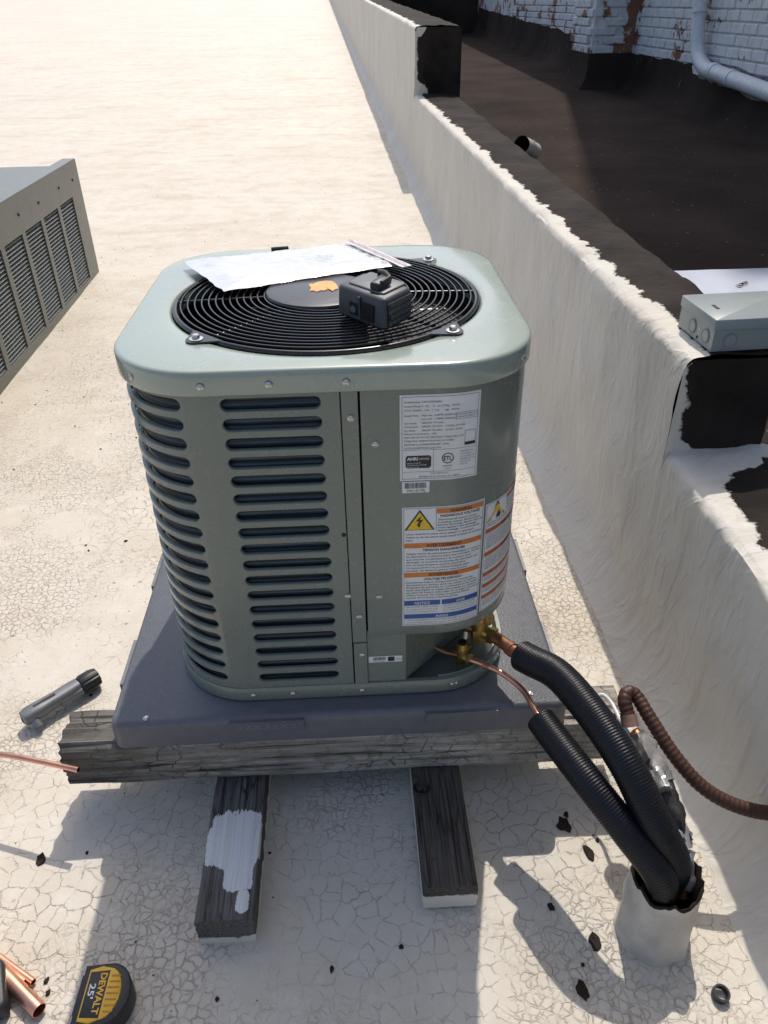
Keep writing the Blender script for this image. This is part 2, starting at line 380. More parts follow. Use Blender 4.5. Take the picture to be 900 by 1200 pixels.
# ------------------------------------------------------------------ parapet wall between the roofs
pw = thing('parapet_wall', 'long stepped parapet wall brushed white with a black tarred top', 'parapet', (.75, 0, -.2))
def wall_seg(y0, y1, top, outer, ystep, end=True, spread=None):
    NV = max(4, int((top(y0)-zf(0, y0))/.035))
    mb = MB(); roll = []; rows = []
    yy = steps(y0, y1, ystep, 1.012, .8)
    for y in yy:
        xi, T, xo = xin(y), top(y), outer(y); z0 = zf(0, y); pr = []
        for k in range(9):                       # coved foot
            a = k/8; pr.append((xi-.012-.10*(1-math.sin(a*PI/2)), z0-.006+.133*(1-math.cos(a*PI/2)), -1))
        H = T-.022-(z0+.127); n = NV
        for k in range(1, n+1): pr.append((xi-.012*(1-min(1, (H*k/n)/.55)), z0+.127+H*k/n, -(n-k)/n*H-.03))
        for k in range(1, 5): a = k/4*PI/2; pr.append((xi-.012*(1-min(1, H/.55))+.02*(1-math.cos(a)), T-.022+.022*math.sin(a), -.03+.03*k/4))
        m = 9
        for k in range(1, m+1): x = xi+.02+(xo-xi-.04)*k/m; pr.append((x, T+.006*math.sin(k/m*PI), x-xi-.02))
        for k in range(1, 4): a = k/3*PI/2; pr.append((xo-.02+.02*math.sin(a), T-.02*(1-math.cos(a)), xo-xi))
        pr.append((xo, T-.30, xo-xi))
        row = []
        for i, (x, z, q) in enumerate(pr):
            d = .006*F(y*4, z*5, x*3)+.006*N(y*9, z*7, 5)
            d *= min(1, max(0, (z-z0)/.06))
            if q > -.04: d = .010*F(y*5, x*7, 2)+.003*N(y*22, x*22)
            row.append((x-d*(1 if q < 0 else .2), y, z+(d if q >= -.02 else 0)))
            if spread and q > -.01: q -= spread(y, x)
            roll.append(q+.010)
        rows.append(row)
    mb.grid(rows, flip=True)
    if end:                                     # face of the step, looking down the roof
        xi, T, xo = xin(y0), top(y0), outer(y0); rr = []
        for k in range(15):
            z = end+(T-.004-end)*k/14; line = []
            for i in range(12):
                xl = xi-.013*(1-min(1, (z-zf(0, y0)-.127)/.55))-.001+(.016 if k == 14 else 0); x = xl+(xo-xl)*i/11; line.append((x, y0-.003*N(x*20, z*20), z))
                q = x-xi-.06*max(0, (z-T)/.07+1)*(xi < .65)
                q -= .11*max(0, 1-k/4.)+.05*max(0, N(x*18, z*14, 6))
                roll.append(q+.022)
            rr.append(line)
        mb.grid(rr)
    ob = mb.build('wall_section', M_['wall'], pw, 50)
    at_ = ob.data.attributes.new('roll', 'FLOAT', 'POINT'); at_.data.foreach_set('value', roll)
    return ob
sp = lambda y, x: .17*math.exp(-((y-.04)/.085)**2)*(1+.5*N(x*22, y*22, 4))
wall_seg(-3.0, .052, lambda y: .235-.01*max(0, -y) , lambda y: 1.02, .022, False, sp) if 0 else None
# the near section is lofted from its step backwards so the fine mesh lies near the step
def lower():
    global steps
    old = steps
    steps = lambda a, b, s, g, m: sorted([-q for q in old(-b, -a, s, g, m)])
    wall_seg(-3.0, .055, lambda y: .245-.012*max(0, -y), lambda y: 1.02, .018, False, sp)
    steps = old
lower()
wall_seg(.05, 5.21, lambda y: .452, lambda y: .895, .022, .20)
wall_seg(5.2, 75, lambda y: .885+.024*(y-5.2), lambda y: .93-.022*(y-5.2), .06, .43)

lp = thing('roof_curb', 'rounded white curb in the far corner of the white roof', 'curb', (-12, 30, .5))
rows = []
for y in steps(14, 60, .5, 1, .5):
    x0 = -9.5-.31*(y-20.5); rows.append([(x0-.6*k/8-.05*N(y, k), y, zf(0, y)-.03+.40*math.sin(min(1, k/5)*PI/2)+.03*N(y*2, k*.4)) for k in range(9)])
MB().grid(rows, flip=True).build('curb_face', M_['roof'], lp, 180)

# ------------------------------------------------------------------ brick building on the far side
bb = thing('brick_building', 'white painted brick building with flaking paint and a pilaster beside the black roof', 'building', (2.85, 5, .2))
XB = 2.858
MB().box((XB+2.0, 2.3, 5.2), (4.0, 12.6, 10.8)).box((XB+2.0, 9.38, 6.0), (4.0, 1.52, 12.2)).build('wall', M_['brick'], bb, 0)
MB().box((XB+2.0, 14.2, 2.5), (3.99, 8.1, 5.6)).build('rear_wall', M_['brick'], bb, 0)
pl = MB().box((2.662, 7.585, 1.7), (.41, .745, 2.8)).build('pilaster', M_['brick'], bb, 0)
# bricks
bm = bmesh.new(); bmesh.ops.create_cube(bm, size=1)
bmesh.ops.scale(bm, vec=(.03, .200, .064), verts=bm.verts); bmesh.ops.bevel(bm, geom=bm.edges[:], offset=.006, segments=1, affect='EDGES')
brick = bpy.data.meshes.new('brick'); bm.to_mesh(brick); bm.free(); brick.materials.append(M_['brick'])
brick_end = brick.copy()
NB = 0
def lay(x, y0, y1, z0f, zt, rot=0):
    global NB
    k = 0; z = .32
    while z < zt:
        y = y0+.1-(.105 if k % 2 else 0)
        while y+.09 < y1+.02:
            if z > z0f(y)+.02 and y-.1 > y0-.06:
                loc = (x+random.uniform(-.004, .003), y, z) if rot == 0 else (y, x+random.uniform(-.003, .003), z)
                link('brick', brick, None, bb, 0, loc, (random.uniform(-.01, .01), 0, rot+random.uniform(-.006, .006))); NB += 1
            y += .2105
        z += .0745; k += 1
def foot(y):
    if y > 7.9: return .60+.028*(y-8)+.03*N(y*2, 1)
    if y > 5.6: return .545+.02*N(y*3, 1)
    return .49-.05*(5.6-y)+.03*N(y*3, 2)
lay(XB, 3.7, 7.18, foot, 1.10); lay(XB, 8.0, 13.4, foot, 1.06)
lay(7.215, 2.47, 2.84, lambda y: .56, 1.12, PI/2); lay(2.452, 7.24, 7.94, lambda y: .56, 1.12)
print('bricks', NB)
# tar brushed up the foot of the wall
rows = []
for y in steps(3., 7.19, .05, 1, .05)[:-1]+[7.195]:
    t = foot(y)+.035+.015*N(y*9, 4); rows.append([(XB-.16, y, zn(y)-.01), (XB-.11, y, zn(y)+.03), (XB-.05, y, zn(y)+.12), (XB-.028, y, t-.05), (XB-.022, y, t), (XB+.001, y, t+.004)])
mb = MB().grid(rows, flip=True)
rows = []
for y in steps(7.97, 17, .06, 1, .06):
    t = foot(y)+.035+.02*N(y*9, 4); rows.append([(XB-.16, y, zn(y)-.01), (XB-.11, y, zn(y)+.03), (XB-.05, y, zn(y)+.12), (XB-.028, y, t-.05), (XB-.022, y, t), (XB+.001, y, t+.004)])
mb.grid(rows, flip=True)
path = [(2.455, 7.99), (2.455, 7.6), (2.455, 7.212), (2.65, 7.212), (2.86, 7.212)]; nrm = [(-1, 0), (-1, 0), (-.9, -.9), (0, -1), (.3, -1)]
rows = [[(x+a*d, y+b*d, z) for (x, y), (a, b) in zip(path, nrm)] for d, z in ((.14, .27), (.10, .31), (.04, .38), (.022, .54), (.018, .585), (-.004, .59))]
mb.grid(rows, flip=True)
mb.build('tar_flashing', M_['tar'], bb, 40)
# cracked grey parging at the foot
rows = [[(XB-.024+.004*N(y*9, z*9), y, z) for z in [foot(y)+.02+(.005-.0)*0+j*.028 for j in range(6)]] for y in steps(3., 5.45, .05, 1, .05)]
MB().grid(rows, flip=True).build('parging', plain('grey parging', (.16, .16, .16), .8, 0, .5, 14, .8, 30), bb, 40)
ew = thing('end_wall', 'black tarred wall closing off the black roof', 'wall', (2, 17.3, .4))
MB().box((2.87, 17.4, 1.3), (4.4, .3, 2.1)).build('wall', M_['tar'], ew, 0)

dp = thing('downpipe', 'white painted downpipe bending along the foot of the brick wall', 'pipe', (2.75, 5.4, .5))
pts = spline([(2.755, 5.56, 3.2), (2.755, 5.52, 1.8), (2.755, 5.47, 1.0), (2.755, 5.42, .80), (2.755, 5.33, .655), (2.755, 5.15, .585), (2.755, 4.9, .568), (2.755, 4.2, .525), (2.755, 3.0, .46)], 10)
MB().tube(pts, .052, 18).build('pipe', M_['pipe'], dp)
for a, b in (((2.755, 5.455, .93), (2.755, 5.46, .955)), ((2.755, 5.03, .578), (2.755, 4.97, .573)), ((2.755, 4.72, .557), (2.755, 4.66, .553))): MB().cyl(a, b, .057, n=18).build('coupling', M_['pipe'], dp)

st = thing('vent_pipe', 'short pale metal pipe stub tilted beside the black parapet top', 'pipe', (1.06, 3.5, zn(3.5)))
a, b = Vector((1.17, 3.62, zn(3.5)+.06)), Vector((1.055, 3.44, zn(3.5)+.125)); d = (b-a).normalized()
MB().cyl(a, b, .047, n=24, caps=False).build('pipe', M_['galv'], st); MB().cyl(b, a+d*.03, .0435, n=24, caps=False).cyl(a+d*.03, a+d*.04, .043, n=24).build('bore', M_['interior'], st)
MB().cyl(a+d*.10, a+d*.125, .050, n=24, caps=False).build('collar', M_['galv'], st)

cb = thing('skylight_curb', 'low black curb capped by a pale metal sheet next to the parapet', 'curb', (1.5, .8, zn(.8)))
zt = .335
MB().box((1.62, .835, (zt+.15)/2), (1.20, .315, zt-.15)).build('curb', M_['tar'], cb, 0)
rows = [[(1.005+1.24*i/40, .668+.334*j/12, zt+.0025+.0015*N(i*.5, j*.7)) for i in range(41)] for j in range(13)]
MB().grid(rows).box((1.625, .667, zt-.008), (1.24, .003, .02)).box((1.625, 1.003, zt-.008), (1.24, .003, .02)).build('metal_cap', M_['sheet'], cb, 30)
LEAF = plain('dry brown leaf', (.14, .075, .035), .7, var=.4)
for k in range(3):
    mb = MB(); x, y = 1.17+.015*k, .83+.012*k
    for i in range(3):
        a = random.uniform(0, 6.28); dx, dy = math.cos(a)*.011, math.sin(a)*.011
        mb.add([(x+dx, y+dy, zt+.006), (x-dy*.4, y+dx*.4, zt+.010), (x-dx, y-dy, zt+.006), (x+dy*.4, y-dx*.4, zt+.006)], [(0, 1, 2, 3)])
    tag(mb.build('dry_leaf', LEAF, None, 0), 'dry brown leaf scrap on the pale metal sheet', 'leaf', 'leaf scraps on the metal sheet')

# ------------------------------------------------------------------ timbers and pad
def timber(name, mat, p0, L, w_, h_, axis='X', lump=.003, n=90, ragged=0., seed=0):
    """rough sawn timber lofted along its length, origin at its middle on the underside"""
    rows = []
    per = []
    for side in range(4):
        for k in range(14):
            t = k/14*2-1
            per.append([(t, -1), (1, t), (-t, 1), (-1, -t)][side])
    def pt(a, u, v, t):
        d = lump*F(a*1.6+seed, u*5, v*5)*1.0+.0009*N(a*9+seed, u*14, v*14)
        e = .975
        return (a, u*e*w_/2*(1+d/.04), v*e*h_/2*(1+d/.04))
    for k in range(n+1):
        t = k/n; a = -L/2+L*t; row = []
        for (u, v) in per:
            x = a
            if ragged and k < 4: x += ragged*(abs(N(u*2+seed, v*2.5, 3))+.3*abs(N(u*7, v*9, 5)))*(4-k)/4
            ru = u*(1-.03*abs(v)**8); rv = v*(1-.03*abs(u)**8)
            q = pt(x, ru, rv, t); row.append((q[0], q[1], q[2]+h_/2) if axis == 'X' else (q[1], q[0], q[2]+h_/2))
        rows.append(row)
    mb = MB().grid(rows, closed=True, flip=(axis != 'X')); m = len(per)
    o_ = len(mb.v)
    for e, k in ((0, 0), (1, n)):
        c = [sum(p[i] for p in rows[k])/m for i in range(3)]; mb.v.append(tuple(c)); ci = len(mb.v)-1
        for i in range(m): mb.f.append((ci, k*m+(i+1) % m, k*m+i) if e == 0 else (ci, k*m+i, k*m+(i+1) % m))
    return mb.build(name, mat, None, 40, p0)
BH = .104
tag(timber('timber_beam', M_['beam'], (.005, -.358, -.057-BH), 1.03, .09, BH, 'X', .005, 160, .016), 'weathered grey beam with a splintered charred end under the front of the pad', 'beam')
tag(timber('timber_beam', M_['beam'], (.0, .30, -.057-BH), .80, .09, BH, 'X', .008, 90, .02, 9), 'weathered grey beam carrying the rear of the pad', 'beam')
ZS = -.057-BH
o = timber('timber_sleeper', M_['sleeperL'], (-.193, -.04, ZS-.068), 1.26, .094, .068, 'Y', .003, 90, 0, 3)
tag(o, 'dark weathered sleeper board with a white paint daub under the beam', 'sleeper')
o = timber('timber_sleeper', M_['sleeperR'], (.172, -.02, ZS-.062), 1.23, .092, .062, 'Y', .003, 90, 0, 6)
tag(o, 'dark brown sleeper board with a knot and white painted foot', 'sleeper')
# knot hole as dark lump on the right sleeper
MB().lathe((0, 0, 0), [(.016, .0), (.014, .003), (.010, -.001), (.0, -.002)], 14).build('knot', plain('dark knot', (.008, .007, .006), .5), o, 40, (.140, -.445, ZS+.0005))

pad = thing('equipment_pad', 'grey square plastic pad on the timber beams under the condenser', 'pad', (0, 0, -.057))
PW = .4065
def rrect(hx, hy, R, n=8):
    out = []
    for cx, cy, a0 in ((hx-R, -hy+R, -PI/2), (hx-R, hy-R, 0), (-hx+R, hy-R, PI/2), (-hx+R, -hy+R, PI)):
        for k in range(n+1): a = a0+PI/2*k/n; out.append((cx+R*math.cos(a), cy+R*math.sin(a)))
    return out
mb = MB()
lo = [[(x, y, z) for x, y in rrect(PW+d, PW+d, .022+d)] for d, z in ((0, -.057), (0, -.052), (-.0015, -.012), (-.004, -.004), (-.010, 0))]
mb.grid(lo, closed=True); n = len(lo[0]); mb.f.append(tuple(4*n+i for i in range(n))); mb.f.append(tuple(n-1-i for i in range(n)))
mb.build('slab', M_['pad'], pad, 40)
# moulded grip bars along the front and sides (raised)
for (x, y, L, ax) in ((-.13, -PW, .13, 0), (.215, -PW, .13, 0)):
    MB().box((x, y+.002, -.0165), (L, .010, .024)).build('moulded_grip', M_['pad'], pad, 0)
for y in (-.24, .05):
    for sd_ in (-1, 1): MB().box((sd_*(PW+.0005), y, -.018), (.006, .12, .022)).build('moulded_grip', M_['pad'], pad, 0)

# lettering ---------------------------------------------------------
def text_geo(body, size=1., bold=0.):
    cu = bpy.data.curves.new('t', 'FONT'); cu.body = body; cu.size = size; cu.resolution_u = 2; cu.offset = bold
    ob = bpy.data.objects.new('t', cu); me = bpy.data.meshes.new_from_object(ob)
    vs = [(v.co.x, v.co.y) for v in me.vertices]; fs = [tuple(p.vertices) for p in me.polygons]
    bpy.data.meshes.remove(me); bpy.data.objects.remove(ob); bpy.data.curves.remove(cu)
    return vs, fs
def put_text(mb, mapf, body, x, y, h, width=None, align='L', bold=0., maxw=None):
    """cap height h, baseline at (x, y); width squeezes it to a length"""
    vs, fs = text_geo(body, 1., bold)
    if not vs: return
    x0 = min(v[0] for v in vs); x1 = max(v[0] for v in vs); s = h/.70; sx = s
    if width: sx = width/(x1-x0)
    elif maxw and (x1-x0)*s > maxw: sx = maxw/(x1-x0)
    W_ = (x1-x0)*sx; off = {'L': 0, 'C': -W_/2, 'R': -W_}[align]
    mb.add([mapf(x+off+(a-x0)*sx, y+b*s) for a, b in vs], fs)
def rect(mb, mapf, x0, x1, y0, y1, nx=1):
    rows = [[mapf(x0+(x1-x0)*i/nx, y) for i in range(nx+1)] for y in (y0, y1)]; mb.grid(rows)
def frame(mb, mapf, x0, x1, y0, y1, t, nx=1):
    rect(mb, mapf, x0, x1, y0, y0+t, nx); rect(mb, mapf, x0, x1, y1-t, y1, nx); rect(mb, mapf, x0, x0+t, y0+t, y1-t); rect(mb, mapf, x1-t, x1, y0+t, y1-t)
mb = MB(); put_text(mb, lambda a, b: (a, -PW-.0036, b), '32X32X2', -.13, -.022, .011, width=.105, align='C'); mb.build('embossed_size', plain('pale pad lettering', (.20, .208, .225), .5), pad, 0)  # embossed size drawn in a paler grey than the slab

SCREW = MB().lathe((0, 0, 0), [(.0, .0026), (.0022, .0026), (.0030, .0022), (.0046, .0016), (.0048, .0), (.0056, .0004), (.0058, -.0008)], 12).box((0, 0, .0027), (.004, .0009, .0006)).box((0, 0, .0027), (.0009, .004, .0006))
_so = SCREW.build('screw', M_['steel'], pad, 40, at(171, 842, 0)+Vector((0, 0, .001))); SCREWME = _so.data
link('screw', SCREWME, None, pad, 0, at(621, 813, 0)+Vector((0, 0, .001)))

# ------------------------------------------------------------------ the condenser
cu_ = thing('condenser', 'new grey green air conditioning condenser with warning labels on the plastic pad', 'condenser', (.006, -.06, .002))
CX, CY, HALF, RC = .006, -.060, .303, .137
AA = HALF-RC; ARC = RC*PI/2; PER = 8*AA+4*ARC
def peri(s, off=0.):
    s = (s+AA) % PER
    for q in range(4):
        if s < 2*AA:
            p, nn = (s-AA, -HALF-off), (0, -1); break
        s -= 2*AA
        if s < ARC:
            a = s/RC; p = (AA+(RC+off)*math.sin(a), -AA-(RC+off)*math.cos(a)); nn = (math.sin(a), -math.cos(a)); break
        s -= ARC
    else: p, nn, q = (-AA, -HALF-off), (0, -1), 0
    for _ in range(q): p = (-p[1], p[0]); nn = (-nn[1], nn[0])
    return (CX+p[0], CY+p[1]), nn
def cs(s, z, off=0.):
    (x, y), _ = peri(s, off); return (x, y, z)
Z0S, DZ, NR = .0553, .0309, 18
mb = MB()
groups = [(-1.475, -1.275), (-1.235, -1.115), (-1.075, -.955), (-.925, -.735), (-.695, -.575), (-.54, -.42), (-.385, -.203), (-.145, -.007)]
PL, PR_ = -1.50, .0195
zb, zt_ = Z0S-DZ/2, Z0S+DZ*(NR-.5)
def strip(a, b, z0, z1, off=0., mb_=None, step=.02):
    n = max(1, int(abs(b-a)/step)); (mb_ or mb).grid([[cs(a+(b-a)*i/n, z, off) for i in range(n+1)] for z in (z0, z1)])
cuts = [PL]
for a, b in groups: cuts += [a-.007, b+.007]
cuts.append(PR_)
for i in range(0, len(cuts), 2): strip(cuts[i], cuts[i+1], zb, zt_)
strip(PL, PR_, .031, zb); strip(PL, PR_, zt_, .6005)
for a, b in groups:
    n = max(4, int((b-a)/.014))
    for k in range(NR):
        zc = Z0S+k*DZ
        def cap(r, off, rect_=False):
            rr = .0088; A, B = a+rr, b-rr; out = []
            for i in range(n+1): s = A+(B-A)*i/n; out.append((s, zc+r) if not rect_ else (s, zc+DZ/2))
            for i in range(1, 8):
                t = PI/2-PI*i/8
                if not rect_: out.append((B+r*math.cos(t), zc+r*math.sin(t)))
                else: out.append((b+.007, zc+DZ/2*max(-1, min(1, (4-i)/2.99))))
            for i in range(n+1): s = B-(B-A)*i/n; out.append((s, zc-r) if not rect_ else (s, zc-DZ/2))
            for i in range(1, 8):
                t = -PI/2-PI*i/8
                if not rect_: out.append((A+r*math.cos(t), zc+r*math.sin(t)))
                else: out.append((a-.007, zc-DZ/2*max(-1, min(1, (4-i)/2.99))))
            return [cs(s, z, off) for s, z in out]
        mb.grid([cap(0, 0, True), cap(.0106, 0), cap(.0098, -.0008), cap(.0090, -.0025), cap(.0090, -.006)], closed=True, flip=True)
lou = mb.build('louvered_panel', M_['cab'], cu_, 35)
# crease by the corner
# inner coil
mb = MB(); rows = []
for z in (.03, .59): rows.append([cs(PL+(PR_-PL)*i/120, z, -.012) for i in range(121)])
mb.grid(rows)
g = NT('coil fins'); v = g.coord('Object'); sx = g.sep(v)
fin = g.n('TexWave', {'Vector': v, 'Scale': 26., 'Distortion': .4}, bands_direction='Z').outputs['Fac']
cc = g.mix(g.ramp(fin, [(.35, 0.), (.75, 1.)]), (.030, .040, .048), (.085, .11, .125))
cc = g.mix(g.ramp(g.noise(v, 14, 3), [(.4, 0.), (.7, .6)]), cc, (.035, .045, .055))
COIL = g.out(cc, .4, .35, g.bump(fin, .6, .003))
mb.build('coil', COIL, cu_, 60)
# vertical corner strip, service panel, lower panel
mb = MB(); strip(.0215, .0445, .132, .5995, .0022, mb); mb.grid([[cs(s, .1325-(j*.002), .0022-.004*j) for s in (.0215, .033, .0445)] for j in (0, 1)], flip=True)
mb.grid([[cs(.0445+j*.0005, z, .0022-.004*j) for z in (.132, .5995)] for j in (0, 1)]); mb.grid([[cs(.0215-j*.0005, z, .0022-.006*j) for z in (.132, .5995)] for j in (0, 1)], flip=True)
mb.build('corner_strip', M_['cab'], cu_, 30)
mb = MB(); strip(.0222, .0445, .033, .1285, .0022, mb); mb.grid([[cs(.0445+j*.0005, z, .0022-.004*j) for z in (.033, .1285)] for j in (0, 1)]); mb.grid([[cs(.0222-j*.0005, z, .0022-.006*j) for z in (.033, .1285)] for j in (0, 1)], flip=True)
mb.grid([[cs(s, .1285+j*.0005, .0022-.004*j) for s in (.0222, .0445)] for j in (0, 1)])
mb.build('corner_strip', M_['cab'], cu_, 30)
mb = MB(); s1 = .676; PB = .143
n = 50; prof = [(PB+.004, -.012), (PB, -.012), (PB, .0), (PB+.002, .0012), (PB+.02, .0012), (PB+.15, .0012), (.5995, .0012)]
mb.grid([[cs(.048+(s1-.048)*i/n, z, of) for i in range(n+1)] for z, of in prof])
mb.grid([[cs(.048-.0002*j, z, .0012-.004*j) for z in (PB, .5995)] for j in (0, 1)], flip=True)
mb.build('service_panel', M_['cab'], cu_, 35)
mb = MB(); strip(.0455, .112, .033, PB+.01, -.002, mb)
e0 = Vector(cs(.112, 0, -.002)); e1 = Vector((.262, -.212, 0)); e2 = Vector((.282, -.11, 0))
mb.grid([[(q.x, q.y, z) for q in (e0, e0+Vector((.002, .004, 0)), e1, e2)] for z in (.033, PB+.04)])
mb.build('lower_panel', M_['cab'], cu_, 25)
strip_m = MB(); strip(s1+.004, PER+PL-.002, .033, .5995, .0005, strip_m); strip_m.build('rear_strip', M_['cab'], cu_, 35)
mb = MB(); mb.box((CX+.12, CY+.06, .30), (.24, .26, .55)).build('inner_partition', M_['interior'], cu_, 0)
# base pan
mb = MB(); NS = 120
lv = [(.006, -.02), (.002, -.004), (.003, .002), (.006, .003), (.030, .003), (.0325, .0015), (.0325, -.006), (.012, -.008)]
rows = [[cs(PER*i/NS-.2, z, of) for i in range(NS)] for z, of in lv]; mb.grid(rows, closed=True)
o_ = len(mb.v)-NS; mb.f.append(tuple(o_+i for i in range(NS))); mb.build('base_pan', M_['cab'], cu_, 40)
# feet under the pan so it stands on the pad
for sx_ in (-1, 1):
    for sy_ in (-1, 1): MB().box((CX+sx_*.2, CY+sy_*.2, .0025), (.05, .05, .006)).build('foot', M_['black'], cu_, 0)

# lid
CF = Vector((.0075, -.066)); RF = .2545; LH, LR, LT = .3095, .142, .634
def lidpt(i, n, off):
    h, R = LH+off, max(.01, LR+off); A = h-R; per = 8*A+2*PI*R; s = per*i/n
    s0 = s
    for q in range(4):
        if s < 2*A: p = (s-A, -h); break
        s -= 2*A
        if s < PI/2*R: a = s/R; p = (A+R*math.sin(a), -A-R*math.cos(a)); break
        s -= PI/2*R
    else: p, q = (-A, -h), 0
    for _ in range(q): p = (-p[1], p[0])
    return Vector((CX+p[0], CY+p[1]))
NL = 160; mb = MB()
outer = [lidpt(i, NL, -.008) for i in range(NL)]
ang = [math.atan2(p.y-CF.y, p.x-CF.x) for p in outer]
circ = lambda r, z: [(CF.x+r*math.cos(a), CF.y+r*math.sin(a), z) for a in ang]
def blend(t, z): return [(CF.x+RF*1.035*math.cos(a)*(1-t)+(p.x-CF.x)*t, CF.y+RF*1.035*math.sin(a)*(1-t)+(p.y-CF.y)*t, z) for a, p in zip(ang, outer)]
rows = [circ(RF-.001, LT-.03), circ(RF-.001, LT-.006), circ(RF+.002, LT-.0022), circ(RF+.0075, LT)]
rows += [blend(t, LT+.0015*math.sin(t*PI)) for t in (.25, .5, .75)]
rows += [[(p.x, p.y, LT) for p in outer]]
for of, z in ((-.0045, LT-.0005), (-.0018, LT-.0020), (-.0004, LT-.0042), (0, LT-.007), (0, .600), (-.001, .598), (-.004, .598)):
    rows.append([(q.x, q.y, z) for q in (lidpt(i, NL, of) for i in range(NL))])
mb.grid(rows, closed=True)
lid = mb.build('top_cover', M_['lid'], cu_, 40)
MB().lathe((CF.x, CF.y, 0), [(RF-.001, LT-.03), (RF-.002, .45), (.02, .44)], 64).build('fan_shroud', M_['interior'], cu_, 40)
MB().lathe((CF.x, CF.y, 0), [(0., .585), (.062, .585), (.066, .58), (.066, .47)], 32).build('fan_motor', M_['interior'], cu_, 40)
for k in range(3):
    rows = []
    for j in range(9):
        t = j/8; a0 = 2*PI*k/3+.5; sw = a0-.5*t
        r_ = .05+.185*t; wd = .55+.30*t
        rows.append([(CF.x+r_*math.cos(sw+wd*(i/8-.5)), CF.y+r_*math.sin(sw+wd*(i/8-.5)), .555+.035*(i/8-.5)*1.2) for i in range(9)])
    MB().grid(rows).build('fan_blade', M_['blade'], cu_, 60)
# grille: rings, spokes, rim, tabs
def gz(r): return LT+.003+.004*(1-(r/RF)**2)
def ring(mb, r, z, w_, n=72, m=8):
    mb.grid([[(CF.x+(r+w_*math.cos(2*PI*j/m))*math.cos(2*PI*i/n), CF.y+(r+w_*math.cos(2*PI*j/m))*math.sin(2*PI*i/n), z+w_*math.sin(2*PI*j/m)) for j in range(m)] for i in range(n+1)], closed=True, flip=True)
gr = MB(); rg = MB()
ring(rg, RF-.006, LT-.001, .0045, 96); rim = rg.build('fan_grille', M_['wire'], cu_, 60)
for k in range(14):
    r = .092+(.239-.092)*k/13; mb = MB(); ring(mb, r, gz(r), .0017, 80, 6); mb.build('grille_ring', M_['wire'], rim, 60)
for k in range(8):
    a = PI/8*0+2*PI*k/8+.02; c, s = math.cos(a), math.sin(a)
    MB().tube([(CF.x+c*r, CF.y+s*r, gz(r)-.0042) for r in (.06, .1, .15, .2, .249)], .0026, 8).build('grille_spoke', M_['wire'], rim, 60)
for k in range(4):
    a = PI/4+PI/2*k; c, s = math.cos(a), math.sin(a); R_ = Matrix.Rotation(a, 4, 'Z'); base = Matrix.Translation((CF.x, CF.y, 0)) @ R_
    mb = MB(); out = [(.245, -.034), (.268, -.016)]+[(.268+.014*math.cos(t), .014*math.sin(t)) for t in (-.9, -.45, 0, .45, .9)]+[(.268, .016), (.245, .034)]
    vs = [base @ Vector((x, y, z)) for z in (LT+.0012, LT+.0035) for x, y in out]; m = len(out)
    mb.add(vs, [tuple(m+i for i in range(m))]+[(i, (i+1) % m, m+(i+1) % m, m+i) for i in range(m)])
    tb = mb.build('grille_tab', M_['wire'], rim, 30)
    bp = base @ Vector((.266, 0, LT+.0035))
    MB().lathe((0, 0, 0), [(.0105, -.0005), (.0105, .0012), (.0062, .0018), (.0055, .0018)], 18).lathe((0, 0, 0), [(.0058, .0015), (.0058, .0065), (.004, .0075), (0, .0076)], 6).build('bolt', M_['steel'], rim, 30, bp)
cap = MB().lathe((CF.x-.012, CF.y+.006, 0), [(.088, LT+.004), (.090, LT+.007), (.088, LT+.0105), (.080, LT+.0125), (.0, LT+.0135)], 64).build('motor_cap', M_['cap'], cu_, 30)
# apricot emblem on the cap (as far as it can be seen: an animal-like head and shoulders)
em = [(333.5+(x-280)/4.5*0, 0) for x in ()]
pix = [(362, 333.5), (364, 332.2), (367, 332.6), (372, 330.2), (381, 328.8), (389, 329.2), (393.5, 332), (395.5, 335.2), (396, 338), (392, 339.4), (389.5, 341.2), (388, 339.2), (384, 338.6), (380, 340.5), (376, 340.0), (371, 341.8), (367, 340.2), (362.8, 340.9), (364.5, 337.5)]
ez = LT+.0142
vs = [at(u, v, ez) for u, v in pix]; c0 = at(378, 335, ez)
MB().add([c0]+vs, [(0, 1+(i+1) % len(vs), 1+i) for i in range(len(vs))]).build('emblem', M_['apricot'], cap, 0)

# screws on the cabinet
def scr(s, z, off, parent=cu_):
    (x, y), (nx, ny) = peri(s, off)
    q = Vector((nx, ny, 0)).to_track_quat('Z', 'Y').to_euler(); link('screw', SCREWME, None, parent, 0, (x, y, z), q)
for s in (-.275, -.167, -.075, .030, .30, -.62): scr(s, .613, .0072)
for s in (-.16, -.09, .033): scr(s, .017, .0032)
for s, z, of in ((.034, .556, .0024), (.034, .189, .0024), (.036, .102, .0024), (.068, .513, .0014), (.068, .229, .0014), (.017, .233, .0008), (-.55, .3, .0008)): scr(s, z, of)
for s in (.195, .203, .30, .31): scr(s, .019, .0032)
MB().lathe((0, 0, 0), [(.0, .0012), (.0032, .0012), (.0034, 0)], 10).build('plug_hole', M_['interior'], lou, 0, cs(.0155, .355, .0004), (PI/2, 0, 0))
MB().box((0, 0, 0), (.02, .03, .02)).build('side_bracket', M_['cab'], cu_, 0, cs(-.55, .31, .006)); MB().cyl((0, 0, 0), (.022, 0, 0), .012, n=12).build('side_knob', M_['black'], cu_, 40, cs(.48, .27, .0))

# ------------------------------------------------------------------ labels on the cabinet
def lab(off): return lambda s, z: cs(s, z, off)
def sheet(name, s0, s1, z0, z1, mat, parent=cu_, off=.0019):
    mb = MB(); n = max(2, int((s1-s0)/.008)); rect(mb, lab(off), s0, s1, z0, z1, n); return mb.build(name, mat, parent, 60)
